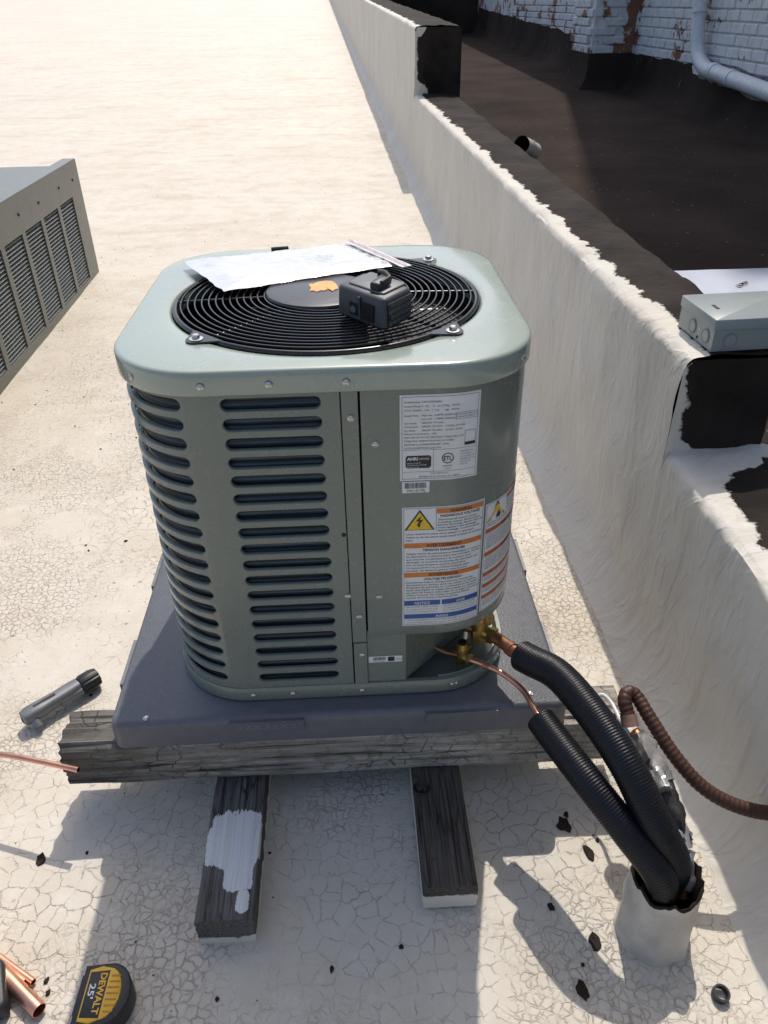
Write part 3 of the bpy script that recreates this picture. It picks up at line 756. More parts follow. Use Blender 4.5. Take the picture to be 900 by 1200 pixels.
# rating plate
P0, P1, Q0, Q1 = .103, .219, .449, .588
plate = sheet('rating_plate', P0, P1, Q0, Q1, M_['white'])
ink = MB(); L = lab(.0023); Wd = P1-P0
frame(ink, L, P0+.003, P1-.003, Q0+.003, Q1-.003, .0005, 14)
h = .0027; y = Q1-.0125
def col(x): return P0+Wd*x
lines = [(0, 'Model Number', .26, 'A4AC3024D1000AA', .24), (1, 'Factory Charge', .26, '5   lbs      0   oz (2.27kg)   R410A', .46), (2, 'TOTAL CHARGE', .26, '[  ] lbs   [  ] kg        kg)   R410A', .46), (3.25, 'Design Press.', .26, 'High side : 4.50MPa (650PSIG)', .42), (4.15, '', .26, 'Low side : 1.70MPa (250PSIG)', .42), (5.1, 'Unit Supply', .26, '208/230V 1PH 60Hz', .27), (6.0, 'Compressor', .26, '208/230V 1PH 60Hz    11.8 RLA  57.0 LRA', .54), (6.95, 'Fan Motor', .26, '208/230V 1PH 60Hz    1.0 MCC  1/8 HP', .50), (7.8, 'Minimum Circuit Ampacity : 15.8A', 0, '', 0), (8.7, 'MAX FUSE OR MAX CKT BKR (HACR TYPE per NEC): 25A', 0, '', 0), (9.6, 'FUSIBLE MAX. (DISJONCTEUR MAX.) DU FUSIBLE', 0, '', 0), (10.5, 'MAXIMUM ALLOWABLE PRESSURE : 4.5MPa', 0, '', 0), (11.4, 'OUTDOOR RESISTANCE CLASS: IPX4', 0, '', 0)]
for k, a, x2, b, w2 in lines:
    yy = y-k*.0064
    if a: put_text(ink, L, a, col(.055), yy, h, width=None if x2 else {7.8: .40, 8.7: .74, 9.6: .62, 10.5: .56, 11.4: .46}[k]*Wd, maxw=.2*Wd if x2 else None)
    if b: put_text(ink, L, b, col(.27), yy, h, width=w2*Wd)
frame(ink, L, col(.69), col(.965), y-3.9*.0064-.003, y-2.95*.0064+.0015, .0004, 4)
put_text(ink, L, 'INSTALLER: MARK OR', col(.705), y-3.2*.0064-.001, .0021, width=.24*Wd); put_text(ink, L, 'COMPLETE CHARGE', col(.705), y-3.85*.0064-.0008, .0021, width=.22*Wd)
rect(ink, L, P0+.004, P1-.004, Q0+.0515, Q0+.0519, 14); rect(ink, L, P0+.004, P1-.004, Q0+.0150, Q0+.0154, 14); rect(ink, L, col(.42), col(.42)+.0004, Q0+.0154, Q0+.0515)
rect(ink, L, col(.81), col(.955), Q0+.0555, Q0+.0605, 4); frame(ink, L, col(.81), col(.955), Q0+.0555, Q0+.079, .0005, 4)
# black certificate badge, certification ring
bx0, bx1, by0, by1 = col(.07), col(.395), Q0+.0215, Q0+.0425
rect(ink, L, bx0+.002, bx1-.002, by0, by1, 4); rect(ink, L, bx0, bx0+.002, by0+.002, by1-.002); rect(ink, L, bx1-.002, bx1, by0+.002, by1-.002)
cx_, cz_, r_ = col(.605), Q0+.0365, .0088
ink.grid([[L(cx_+rr*math.cos(2*PI*i/32), cz_+rr*math.sin(2*PI*i/32)) for i in range(33)] for rr in (r_*.84, r_)], flip=True)
put_text(ink, L, 'ETL', cx_, cz_-.0034, .0068, width=.0120, align='C', bold=.02)
put_text(ink, L, 'Intertek', cx_, Q0+.0225, .0030, align='C'); put_text(ink, L, '3177417', cx_, Q0+.0180, .0020, align='C')
for k, t in enumerate(('CONFORMS TO', 'UL STD 60335-1', 'UL STD 60335-2-40', 'CERTIFIED TO CSA', 'STD C22.2 NO.', '60335-2-40')): put_text(ink, L, t, col(.76), Q0+.0450-.0043*k, .0019, maxw=.2*Wd)
put_text(ink, L, 'Trane Export LLC', col(.5), Q0+.0110, .0026, align='C'); put_text(ink, L, '800 Beaty Street, Davidson, NC, 28036', col(.5), Q0+.0056, .0026, align='C', maxw=.62*Wd)
ink.build('lettering', M_['ink'], plate, 0)
mb = MB(); L2 = lab(.0026); put_text(mb, L2, 'AHRI', bx0+.002, by1-.0075, .0050, width=.016, bold=.03); put_text(mb, L2, 'CERTIFIED', bx0+.0195, by1-.0070, .0032, width=.0155)
put_text(mb, L2, 'Unitary Small AC', bx0+.002, by0+.0080, .0021); put_text(mb, L2, 'AHRI Standard 210/240', bx0+.002, by0+.0045, .0021); put_text(mb, L2, 'ahridirectory.org', bx0+.002, by0+.0013, .0018); mb.build('badge_lettering', M_['white'], plate, 0)
# bar code stickers
def barcode(s0, s1, z0, z1, txt, name='barcode_label'):
    pl_ = sheet(name, s0, s1, z0, z1, M_['white'], cu_, .0021); mb = MB(); L = lab(.0025); x = s0+.10*(s1-s0)
    hgt = z1-z0; rnd = random.Random(5)
    while x < s0+.88*(s1-s0):
        wv = rnd.choice((.0004, .0007, .0011)); rect(mb, L, x, x+wv, z0+.40*hgt, z1-.10*hgt); x += wv+rnd.choice((.0004, .0006, .0009))
    put_text(mb, L, txt, s0+.16*(s1-s0), z0+.09*hgt, .22*hgt, width=.68*(s1-s0)); mb.build('lettering', M_['ink'], pl_, 0)
    return pl_
barcode(.106, .147, .428, .4475, '24411D195J')
bl = sheet('barcode_label', .0470, .1055, .0795, .0935, M_['white'], cu_, -.0012); mb = MB(); L = lab(-.0008); rnd = random.Random(9); x = .055
while x < .076: wv = rnd.choice((.0004, .0007, .001)); rect(mb, L, x, x+wv, .0850, .0915); x += wv+rnd.choice((.0004, .0006, .0008))
put_text(mb, L, 'MADE IN CHINA', .055, .0812, .0024, width=.02); rect(mb, L, .0805, .0920, .0815, .0918); put_text(mb, L, '20 68', .095, .0845, .003); mb.build('lettering', M_['ink'], bl, 0)
# warning labels
W0, W1, V0, V1 = .106, .2375, .164, .402
def wlabel(name, s0, s1, z0, z1): return sheet(name, s0, s1, z0, z1, M_['white'])
wl = wlabel('warning_label', W0, W1, V0, V1); ww = W1-W0; hh = V1-V0
X = lambda f: W0+ww*f
Y = lambda f: V1-hh*f
L1 = lab(.0023); L2 = lab(.0026)
ob_, bl_, ik_, yl_, wh_ = MB(), MB(), MB(), MB(), MB()
frame(ik_, L1, W0+.0022, W1-.0022, V0+.0022, V1-.0022, .0006, 16)
rect(ob_, L1, X(.40), X(.975), Y(.055), Y(.018), 8); rect(ob_, L1, X(.025), X(.975), Y(.322), Y(.284), 16); rect(ob_, L1, X(.025), X(.975), Y(.566), Y(.528), 16)
rect(bl_, L1, X(.025), X(.475), Y(.815), Y(.772), 8); rect(bl_, L1, X(.495), X(.975), Y(.815), Y(.772), 8); rect(bl_, L1, X(.025), X(.975), Y(.935), Y(.895), 16)
rect(ik_, L1, X(.398), X(.402), Y(.185), Y(.02))
def tri(mb, L, x, z, a, hgt): mb.add([L(x-a, z), L(x+a, z), L(x, z+hgt)], [(0, 1, 2)])
tri(ik_, L1, X(.205), Y(.178), .0235, .0375); tri(yl_, L2, X(.205), Y(.1735), .0200, .0320)
b0x, b0y = X(.205), Y(.170)
bolt = [(.003, .0255), (-.0065, .0145), (-.001, .0150), (-.0035, .0085), (-.0052, .0088), (-.0005, .0030), (.0015, .0090), (-.0002, .0086), (.0055, .0175), (.0003, .0172)]
L3 = lab(.0029); ik_.add([L3(b0x+x, b0y+y) for x, y in bolt], [tuple(range(len(bolt)-1, -1, -1))])
put_text(ik_, L2, 'WARNING', X(.69), Y(.049), .0058, width=.034, align='C', bold=.015); put_text(ik_, L2, 'AVERTISSEMENT', X(.5), Y(.315), .0058, width=.056, align='C', bold=.015); put_text(ik_, L2, 'ADVERTENCIA', X(.5), Y(.559), .0058, width=.048, align='C', bold=.015)
put_text(ik_, L1, 'HAZARDOUS VOLTAGE!', X(.69), Y(.082), .0045, width=.064, align='C', bold=.02)
for k, t in enumerate(('Disconnect all electric power', 'including remote disconnects', 'before servicing. Insure that all', 'motor capacitors have discharged', 'stored voltage. Control panel')): put_text(ik_, L1, t, X(.42), Y(.108+.021*k), .0033, width=(.50+.04*(k % 3))*ww*.95, bold=.006)
put_text(ik_, L1, 'cover must be in place when system is operated.', X(.045), Y(.217), .0033, width=.82*ww, bold=.006); put_text(ik_, L1, 'Failure to do the above could result in death or serious', X(.045), Y(.242), .0033, width=.92*ww, bold=.006); put_text(ik_, L1, 'injury.', X(.045), Y(.266), .0033, bold=.006)
put_text(ik_, L1, 'TENSION DANGEREUSE!', X(.5), Y(.350), .0043, width=.068, align='C', bold=.02)
fr = ('Couper toutes les alimentations électriques, y compris', 'les disjoncteurs à distance avant tout entretien. Vérifier', 'que tous les condensateurs de moteur sont', 'déchargés. Le couvercle du panneau de commande doit', 'être en place lorsque le système fonctionne.', 'Un manquement à la procédure indiquée peut', 'entraîner des blessures graves, voire la mort.')
for k, t in enumerate(fr): put_text(ik_, L1, t, X(.045), Y(.376+.0235*k), .0032, width=(.92, .93, .80, .90, .74, .78, .76)[k]*ww, bold=.006)
put_text(ik_, L1, '¡VOLTAJE PELIGROSO!', X(.5), Y(.594), .0043, width=.062, align='C', bold=.02)
es = ('Desconecte toda la energía eléctrica, incluso las', 'desconexiones remotas antes de realizar el servicio.', 'Asegúrese de que todos los condensadores del motor', 'hayan descargado el voltaje almacenado. La cubierta', 'del panel de control debe estar en su lugar cuando el', 'sistema funcione. No realizar lo anterior podría', 'resultar en la muerte o lesiones graves.')
for k, t in enumerate(es): put_text(ik_, L1, t, X(.045), Y(.619+.0222*k), .0032, width=(.84, .90, .92, .90, .93, .80, .66)[k]*ww, bold=.006)
put_text(wh_, L2, 'NOTICE', X(.25), Y(.806), .0056, width=.025, align='C', bold=.015); put_text(wh_, L2, 'AVIS', X(.735), Y(.806), .0056, width=.015, align='C', bold=.015); put_text(wh_, L2, 'AVISO', X(.5), Y(.928), .0054, width=.021, align='C', bold=.015)
for k in range(3):
    put_text(ik_, L1, ('USE COPPER SUPPLY WIRES', 'Use copper conductors only. Unit', 'terminals are not designed for others.')[k], X(.045), Y(.834+.0215*k), .0023, width=.40*ww); put_text(ik_, L1, ('CONDUCTEURS EN CUIVRE', 'N\'utiliser que des conducteurs en', 'cuivre. Bornes non prévues autrement.')[k], X(.515), Y(.834+.0215*k), .0023, width=.43*ww)
for k in range(2): put_text(ik_, L1, ('UTILICE ÚNICAMENTE CONDUCTORES DE COBRE. Las terminales de la', 'unidad no están diseñadas para aceptar otros tipos de conductores.')[k], X(.045), Y(.954+.021*k), .0023, width=.9*ww)
ob_.build('orange_bands', M_['orange'], wl, 0); bl_.build('blue_bands', M_['blue'], wl, 0); yl_.build('hazard_triangle', M_['yellow'], wl, 0); ik_.build('lettering', M_['ink'], wl, 0); wh_.build('white_lettering', M_['white'], wl, 0)
# second label round the corner
W0, W1, V0, V1 = .241, .372, .170, .388; ww = W1-W0; hh = V1-V0
wl = wlabel('refrigerant_label', W0, W1, V0, V1); ob_, ik_, yl_ = MB(), MB(), MB()
frame(ik_, L1, W0+.0022, W1-.0022, V0+.0022, V1-.0022, .0005, 16)
for i, (a, b, x0) in enumerate(((.02, .052, .40), (.225, .262, .025), (.435, .472, .025), (.625, .662, .025), (.735, .772, .025), (.845, .882, .025))): rect(ob_, L1, X(x0), X(.975), Y(b), Y(a), 16)
tri(ik_, L1, X(.20), Y(.168), .0225, .0345); tri(yl_, L2, X(.20), Y(.1625), .019, .029)
ik_.add([L3(X(.20)+x, Y(.157)+y) for x, y in ((-.002, .0), (.008, .0), (.0088, .004), (.006, .011), (.0045, .007), (.0025, .015), (.001, .008), (-.002, .0045))], [tuple(range(8))])
put_text(ik_, L2, 'WARNING', X(.69), Y(.048), .0050, width=.030, align='C', bold=.015); put_text(ik_, L2, 'AVERTISSEMENT', X(.5), Y(.256), .0050, width=.05, align='C', bold=.015); put_text(ik_, L2, 'ADVERTENCIA', X(.5), Y(.466), .0050, width=.044, align='C', bold=.015)
rnd = random.Random(3); words = 'system contains oil and refrigerant under high pressure recover refrigerant to relieve pressure before opening the system failure to follow proper procedures could result in death or serious injury'.split()
def para(y0, n, x0=.045, wmax=.92, dy=.0195):
    for k in range(n):
        t = ' '.join(words[(k*7+i) % len(words)] for i in range(7)); put_text(ik_, L1, t, X(x0), Y(y0+dy*k), .0026, width=(wmax-rnd.uniform(0, .1))*ww, bold=.006)
para(.075, 5, .42, .55); para(.182, 2); para(.285, 7); para(.495, 6); para(.685, 2, dy=.021); para(.795, 2, dy=.021); para(.905, 3, dy=.021)
ob_.build('orange_bands', M_['dorange'], wl, 0); yl_.build('hazard_triangle', M_['yellow'], wl, 0); ik_.build('lettering', M_['ink'], wl, 0)
yl = sheet('energy_label', .375, .50, .385, .59, M_['paleyellow']); mb = MB()
put_text(mb, lab(.0023), 'ENERGYGUIDE', .3805, .572, .012, width=.115, bold=.02); frame(mb, lab(.0023), .378, .497, .39, .565, .001, 8); mb.build('lettering', M_['ink'], yl, 0)

# ------------------------------------------------------------------ service valves
def valve(name, p, out, s, parent):
    p = Vector(p); o_ = Vector(out).normalized(); sd = Vector((-o_.y, o_.x, 0))
    mb = MB(); mb.cyl(p-Vector((0, 0, .013*s)), p+Vector((0, 0, .016*s)), .0105*s, n=16).cyl(p+Vector((0, 0, .016*s)), p+Vector((0, 0, .021*s)), .0125*s, n=6).cyl(p+Vector((0, 0, .021*s)), p+Vector((0, 0, .034*s)), .0115*s, .0105*s, n=16)
    mb.cyl(p-o_*.016*s, p+o_*.020*s, .0085*s, n=16).cyl(p+o_*.014*s, p+o_*.022*s, .011*s, n=6)
    mb.box(p-Vector((0, 0, .004*s)), (.020*s, .020*s, .020*s))
    q = p+sd*.010*s-o_*.002; mb.cyl(p, q+sd*.008*s, .0065*s, n=12)
    ob = mb.build(name, M_['brass'], parent, 35)
    MB().cyl(q+sd*.008*s, q+sd*.020*s, .0078*s, n=6).build('valve_cap', M_['brass'], ob, 30)
    MB().cyl(p+Vector((0, 0, .034*s)), p+Vector((0, 0, .036*s)), .0075*s, n=12).build('stem_seal', M_['interior'], ob, 30)
PLq = at(541, 768, .045); PSu = at(562, 738, .075)
valve('liquid_valve', PLq, (.72, -.69, 0), .95, cu_); valve('suction_valve', PSu, (.70, -.55, 0), 1.45, cu_)
MB().tube(spline([PLq, PLq+Vector((-.03, .012, .0)), PLq+Vector((-.055, .03, .004))], 6), .0055, 12).build('stub_pipe', M_['oldcopper'], cu_)
MB().tube(spline([PSu, PSu+Vector((-.03, .02, .0)), PSu+Vector((-.07, .06, .004))], 6), .0115, 14).build('stub_pipe', M_['oldcopper'], cu_)
MB().lathe((0, 0, 0), [(.013, -.004), (.014, 0), (.012, .004), (.007, .004)], 16).build('grommet', M_['black'], cu_, 40, PLq+Vector((-.05, .027, .003)), (PI/2, 0, .9))
rows = [[cs(.17+.19*i/20, z, -.006) for i in range(21)] for z in (.012, .038)]
MB().grid(rows).build('valve_bracket', M_['cab'], cu_, 40)

# ------------------------------------------------------------------ lines and roof sleeve
def ribbed(path, r, pitch, depth, n=28, sub=4):
    pts = resample(path, pitch/sub); rad = [r-depth*(.5+.5*math.cos(2*PI*k/sub)) for k in range(len(pts))]
    return pts, rad
def insul(name, path, r, parent):
    pts, rad = ribbed(path, r, .0044, .0009)
    mb = MB().tube(pts, r, 30, False, rad); n = 30
    t = (pts[1]-pts[0]).normalized(); a = Vector(mb.v[0]); rows = []
    first = [Vector(q) for q in mb.v[:n]]; c = pts[0]
    mb.grid([[q for q in first], [c+(q-c)*.45 for q in first], [c+(q-c)*.42+t*.05 for q in first]], closed=True, flip=True)
    return mb.build(name, M_['foam'], parent, 75)
SE = at(783, 1024, -.09)
sul = thing('suction_line', 'thick black insulated copper line from the large brass valve into the roof sleeve', 'pipe', PSu)
sp_ = spline([PSu+Vector((.016, -.012, 0)), at(588, 752, .078), at(604, 764, .086), at(622, 774, .092), at(655, 792, .096), at(695, 838, .088), at(735, 898, .062), at(766, 962, .005), SE+Vector((.006, .008, .02)), SE+Vector((.010, .012, -.05))], 14)
MB().tube(sp_[:40], .0115, 16).build('copper_pipe', M_['oldcopper'], sul); MB().tube(sp_[22:27], .0135, 16).build('coupling', M_['oldcopper'], sul)
insul('insulation', sp_[34:], .0272, sul)
lil = thing('liquid_line', 'thin copper line with black foam insulation from the small brass valve', 'pipe', PLq)
lp_ = spline([PLq+Vector((.012, -.011, 0)), at(565, 778, .046), at(590, 790, .047), at(612, 808, .048), at(626, 830, .046), at(640, 852, .042), at(690, 917, .028), at(735, 975, -.012), SE+Vector((-.022, -.016, .02)), SE+Vector((-.016, -.014, -.05))], 14)
MB().tube(lp_[:82], .0052, 14).build('copper_pipe', M_['copper'], lil); MB().tube(lp_[15:20], .0066, 14).build('coupling', M_['oldcopper'], lil)
insul('insulation', lp_[66:], .0252, lil)

SC = at(783, 1024, -.09); SB = Vector((SC.x-.006, SC.y-.012, -.232))
sv = thing('roof_sleeve', 'white coated pipe sleeve with a torn black rim taking the lines through the roof', 'roof sleeve', SB)
n = 48; prof = [(.062, 0.), (.058, .010), (.0555, .045), (.0540, .09), (.0535, .132)]
rows = []
for j, (r, z) in enumerate(prof):
    c = SB.lerp(Vector((SC.x, SC.y, SB.z)), z/.132); rows.append([(c.x+(r+.006*N(math.cos(2*PI*i/n)*2.2, math.sin(2*PI*i/n)*2.2, z*16)+.002*N(i*.8, z*60))*math.cos(2*PI*i/n), c.y+(r+.006*N(math.cos(2*PI*i/n)*2.2, math.sin(2*PI*i/n)*2.2, z*16)+.002*N(i*.8, z*60))*math.sin(2*PI*i/n), SB.z+z+(.013*N(math.cos(2*PI*i/n)*3, math.sin(2*PI*i/n)*3, 5)+.006*N(i*.9, 0) if j == 4 else 0)) for i in range(n)])
MB().grid(rows, closed=True).build('sleeve', plain('brushed white coating', (.56, .51, .44), .65, 0, .24, 16, .8, 24), sv, 60)
top = rows[-1]; c = Vector((SC.x, SC.y, 0)); rr = []
for f, dz in ((1.005, -.001), (1.02, .003), (.98, .006), (.93, .002), (.90, -.10)):
    rr.append([(c.x+(p[0]-c.x)*(f+.035*N(i*.8, f*9)), c.y+(p[1]-c.y)*(f+.035*N(i*.8, f*9)), p[2]+dz+(.008*N(i*.7, 3)+.006*N(i*1.9, 5) if dz > -.01 else 0)) for i, p in enumerate(top)])
rr.append([(c.x, c.y, -.2)]*n)
MB().grid(rr, closed=True).build('torn_rim', M_['tar'], sv, 50)

# old taped bundle, flexible conduit, white cable
tb = thing('taped_pipe_bundle', 'old pipe bundle wrapped in torn grey tape and silver foil behind the lines', 'pipe bundle', at(790, 1030, -.12))
def lumpy(name, path, r, mat, amp, seed, n=20, caps=True):
    pts = resample(path, .006); rows = []
    for k, p in enumerate(pts):
        t = (pts[min(k+1, len(pts)-1)]-pts[max(0, k-1)]).normalized(); e = t.orthogonal().normalized(); g = t.cross(e)
        rows.append([p+(r*(1+amp*F(k*.22+seed, math.cos(2*PI*i/n)*1.5, math.sin(2*PI*i/n)*1.5)))*(math.cos(2*PI*i/n)*e+math.sin(2*PI*i/n)*g) for i in range(n)])
    mb = MB().grid(rows, closed=True); m = len(pts); mb.f.append(tuple(n-1-i for i in range(n))); mb.f.append(tuple((m-1)*n+i for i in range(n)))
    return mb.build(name, mat, tb, 60)
bp = spline([at(798, 1050, -.14), at(800, 1005, -.085), at(790, 960, -.05), at(772, 912, -.025), at(752, 870, -.008), at(742, 855, -.004)], 14)
lumpy('foil_wrap', bp[4:27], .0165, M_['foil'], .5, 2); lumpy('tape_wrap', bp[20:50], .0175, plain('black torn tape', (.03, .028, .027), .5, 0, .6, 30, .6, 60), .45, 5); lumpy('tape_wrap', bp[40:62], .0200, M_['tape'], .55, 8); lumpy('old_pipe', bp, .010, M_['oldcopper'], .1, 1)
bl2 = spline([at(766, 905, -.012), at(775, 918, -.01), at(781, 930, -.012)], 10); lumpy('foil_wrap', bl2, .012, M_['foil'], .6, 11)
fc = thing('flexible_conduit', 'brown corrugated flexible conduit arching from the taped bundle to the wall', 'conduit', at(740, 850, -.01))
fp_ = spline([at(739, 852, .0), at(736, 838, .012), at(732, 822, .026), at(735, 812, .032), at(745, 815, .028), at(762, 842, .012), at(790, 885, -.018), at(822, 921, -.045), at(860, 943, -.065), at(905, 953, -.08), at(960, 950, -.09)], 14)
pts = resample(fp_, .0022); rad = [.0122-.0013*max(0, math.cos(2*PI*k/4)) for k in range(len(pts))]
MB().tube(pts, .0118, 20, True, rad).build('conduit', M_['conduit'], fc, 75)
MB().tube(resample(fp_, .004)[:6], .0142, 20).build('end_fitting', plain('rust stained fitting', (.22, .13, .10), .5, .2, .6, 40), fc)
wc = MB().tube(spline([at(742, 868, -.03), at(728, 846, -.02), at(718, 826, -.018), at(708, 815, -.015), at(701, 816, -.02), at(698, 822, -.04), at(704, 838, -.05)], 10), .0036, 10).build('white_cable', plain('white cable', (.70, .70, .68), .45), None)
tag(wc, 'short loop of white cable beside the thick insulated line', 'cable')

# ------------------------------------------------------------------ things lying on the condenser
GT = LT+.0135
bag = thing('document_bag', 'shiny plastic zip bag of papers lying across the fan grille', 'bag', (-.06, .12, GT))
b00, b10, b11, b01 = at(262, 341, GT+.002), at(474, 309, GT+.002), at(408, 284, GT+.004), at(214, 306, GT+.002)
rows2 = []
NXB, NYB = 56, 34
for top_ in (1, 0):
    rows = []
    for j in range(NYB+1):
        t = j/NYB; r = []
        for i in range(NXB+1):
            s = i/NXB; p = b00.lerp(b10, s).lerp(b01.lerp(b11, s), t); ed = min(s, 1-s, t, 1-t)*9
            hgt = min(1, ed)*.006+(.0035*F(s*7+t*3, t*9-s*2, 3)+.002*abs(N(s*20+t*9, t*16)))*min(1, ed*.5+.3) if top_ else 0
            sag = .002*N(s*3, t*3, 9)
            r.append((p.x+.003*N(t*9, s*3), p.y+.003*N(s*9, t*4), GT+.001+hgt+max(0, sag)))
        rows.append(r)
    rows2.append(rows)
mb = MB().grid(rows2[0]); mb.grid(rows2[1], flip=True); mb.build('bag', mat_bag(), bag, 60)
zp = []
za, zb_ = at(408, 281.5, GT+.008), at(477, 312, GT+.006); dirv = (zb_-za).normalized(); side = Vector((-dirv.y, dirv.x, 0))
MB().grid([[za.lerp(zb_, i/20)+side*o_+Vector((0, 0, .0015*N(i*.6, o_*90))) for i in range(21)] for o_ in (-.010, .0, .010)], flip=True).build('zip_edge', M_['clear'], bag, 60)
MB().grid([[za.lerp(zb_, i/20)+side*o_+Vector((0, 0, .0022+.0015*N(i*.6, 0))) for i in range(21)] for o_ in (-.0012, .0012)], flip=True).build('zip_strip', M_['red'], bag, 60)
mb = MB(); q = at(381, 299.5, GT+.014)
for k, t in enumerate(('TECHNICAL', 'LITERATURE')): put_text(mb, lambda a, b: (q.x+a, q.y-k*.012+b, q.z), t, 0, 0, .006, width=.03, align='C')
mb.build('print', M_['ink'], bag, 0)
pen = tag(MB().tube([at(318, 292, LT+.0045), at(325, 291.4, LT+.0045), at(338, 290.5, LT+.0045)], .0038, 10).build('marker_pen', M_['toolblack'], None), 'short dark marker lying behind the bag on the top cover', 'pen')

# handheld instrument
A0 = Vector((.018, -.186, 0)); A1 = Vector((.097, -.279, 0)); A2 = Vector((.150, -.231, 0)); A3 = A0+(A2-A1)
dz0, dz1 = GT-.0015, GT+.045
dv = thing('handheld_instrument', 'dark grey handheld instrument with a black belt clip standing on the fan grille', 'instrument', (.08, -.21, dz0))
ex = (A1-A0); ey = (A3-A0); Wx, Wy = ex.length, ey.length; Wx, Wy = .112, .076; a1, a2 = math.radians(-51), math.radians(53)   # the casing tapers, so its sides are not quite square
ex = Vector((math.cos(a1), math.sin(a1), 0)); ey = Vector((math.cos(a2), math.sin(a2), 0)); ct = Vector((.082, -.204, 0))
DM = Matrix((( ex.x, ey.x, 0, ct.x), (ex.y, ey.y, 0, ct.y), (0, 0, 1, dz0), (0, 0, 0, 1)))
def rbox(hx, hy, h, R, ch, name, mat, parent, M=None, z0=0, taper=0):
    lo = [(-.0-ch, z0), (0, z0+ch), (0-taper, z0+h-ch), (-ch*.35-taper, z0+h-ch*.35), (-ch-taper, z0+h)]
    rows = [[(M or Matrix()) @ Vector((x, y, z)) for x, y in rrect(hx+d, hy+d, max(.001, R+d), 6)] for d, z in lo]; n = len(rows[0])
    mb = MB().grid(rows, closed=True); mb.f.append(tuple(4*n+i for i in range(n))); mb.f.append(tuple(n-1-i for i in range(n))); return mb.build(name, mat, parent, 40)
H = dz1-dz0
rbox(Wx/2, Wy/2, H, .012, .005, 'body', M_['toolmid'], dv, DM, 0, .002)
rbox(Wx/2*.72, Wy/2*.80, .004, .006, .0015, 'top_plate', M_['toolgrey'], dv, DM @ Matrix.Translation((.0, .008, H-.001)))
rbox(.010, .024, .012, .004, .003, 'belt_clip', M_['black'], dv, DM @ Matrix.Translation((.016, .0, H+.002)) @ Matrix.Rotation(.25, 4, 'Z'))
MB().tube([DM @ Vector(q) for q in ((-.006, .022, H+.004), (-.008, .024, H+.014), (.010, .020, H+.016), (.026, .012, H+.014), (.028, -.012, H+.013), (.022, -.022, H+.006))], .0035, 10).build('belt_clip', M_['black'], dv)
def dpatch(name, x0, x1, z0, z1, face, mat, d=.002):
    if face == 'front': MB().box(((x0+x1)/2, -Wy/2-.0002, (z0+z1)/2), (x1-x0, d, z1-z0), DM).build(name, mat, dv, 0)
    else: MB().box((Wx/2+.0002, (x0+x1)/2, (z0+z1)/2), (d, x1-x0, z1-z0), DM).build(name, mat, dv, 0)
dpatch('lens_window', -.022, -.004, .010, .028, 'front', M_['black']); dpatch('lens_window', .006, .032, .008, .034, 'front', M_['black'])
MB().cyl(DM @ Vector((-.013, -Wy/2-.003, .019)), DM @ Vector((-.013, -Wy/2, .019)), .005, n=16).build('lens', M_['toolgrey'], dv)
MB().box((-.0, -Wy/2, H/2), (.004, .003, H*.7), DM).build('frame_rib', M_['toolmid'], dv, 0)
dpatch('vent_panel', -.030, .030, .006, H-.007, 'right', M_['black'])
HEX = MB().cyl((0, 0, 0), (.0015, 0, 0), .0042, n=6).build('vent_cell', M_['toolmid'], dv, 0, DM @ Vector((Wx/2+.001, 0, .020)), (0, 0, math.atan2(ex.y, ex.x)))
for j in range(4):
    for i in range(6):
        link('vent_cell', HEX.data, None, dv, 0, DM @ Vector((Wx/2+.001, -.026+.0098*i+(.0049 if j % 2 else 0), .0105+.0085*j)), (0, 0, math.atan2(ex.y, ex.x)))
mb = MB(); put_text(mb, lambda a, b: DM @ Vector((-Wx/2+.015+b, -.005+a, H+.0012)), 'GENERAL', 0, 0, .004, width=.022, align='L'); mb.build('lettering', M_['ltgrey'], dv, 0)

# ------------------------------------------------------------------ electrical box on the parapet
bxo = thing('disconnect_box', 'grey metal electrical box lying on the black parapet top', 'electrical box', (.84, .08, .455))
B0, B1, B2 = at(832, 413, .458), at(790, 397, .458), at(960, 412, .458)
ax = Matrix.Rotation(math.radians(7), 3, 'Z') @ (B2-B0).normalized(); ay = Vector((-ax.y, ax.x, 0)); ln = (B1-B0).dot(ay)
BM = Matrix(((ax.x, ay.x, 0, B0.x), (ax.y, ay.y, 0, B0.y), (0, 0, 1, .459), (0, 0, 0, 1)))
bw, bd, bh = .215, .150, .062
MB().box((bw/2, bd/2, bh/2-.004), (bw, bd, bh-.008), BM).build('enclosure', M_['box'], bxo, 0)
rbox(bw/2+.003, bd/2+.003, .022, .003, .0015, 'cover', M_['box'], bxo, BM @ Matrix.Translation((bw/2, bd/2, bh-.019)))
for (px_, py_, pz, rot) in ((-.0005, .030, .022, 0), (-.0005, .088, .022, 0), (.035, -.0005, .022, 1)):
    pos = BM @ Vector((px_, py_, pz)); a = math.atan2(ax.y, ax.x)
    MB().lathe((0, 0, 0), [(.0, .0014), (.0118, .0014), (.0122, .0), (.0134, .0), (.0138, .0016), (.0146, .0016), (.015, 0)], 26).build('knockout', M_['box'], bxo, 30, pos, (PI/2, 0, a) if rot else (PI/2, 0, a-PI/2))
MB().box((.0, .058, .026), (.0015, .005, .005), BM).build('screw', M_['steel'], bxo, 0); MB().box((.03, .070, bh+.0035), (.006, .024, .001), BM).build('cover_slot', M_['interior'], bxo, 0); MB().cyl(BM @ Vector((-.001, .062, .008)), BM @ Vector((.001, .062, .008)), .003, n=10).build('screw_hole', M_['interior'], bxo)
mb = MB()
for k, t in enumerate(('AC DISCONNECT', 'NON-FUSED 60A', '240 VAC')): put_text(mb, lambda a, b: BM @ Vector((.105+a, .085-.014*k+b, bh+.0034)), t, 0, 0, .006)
mb.build('embossed_lettering', M_['ltgrey'], bxo, 0)

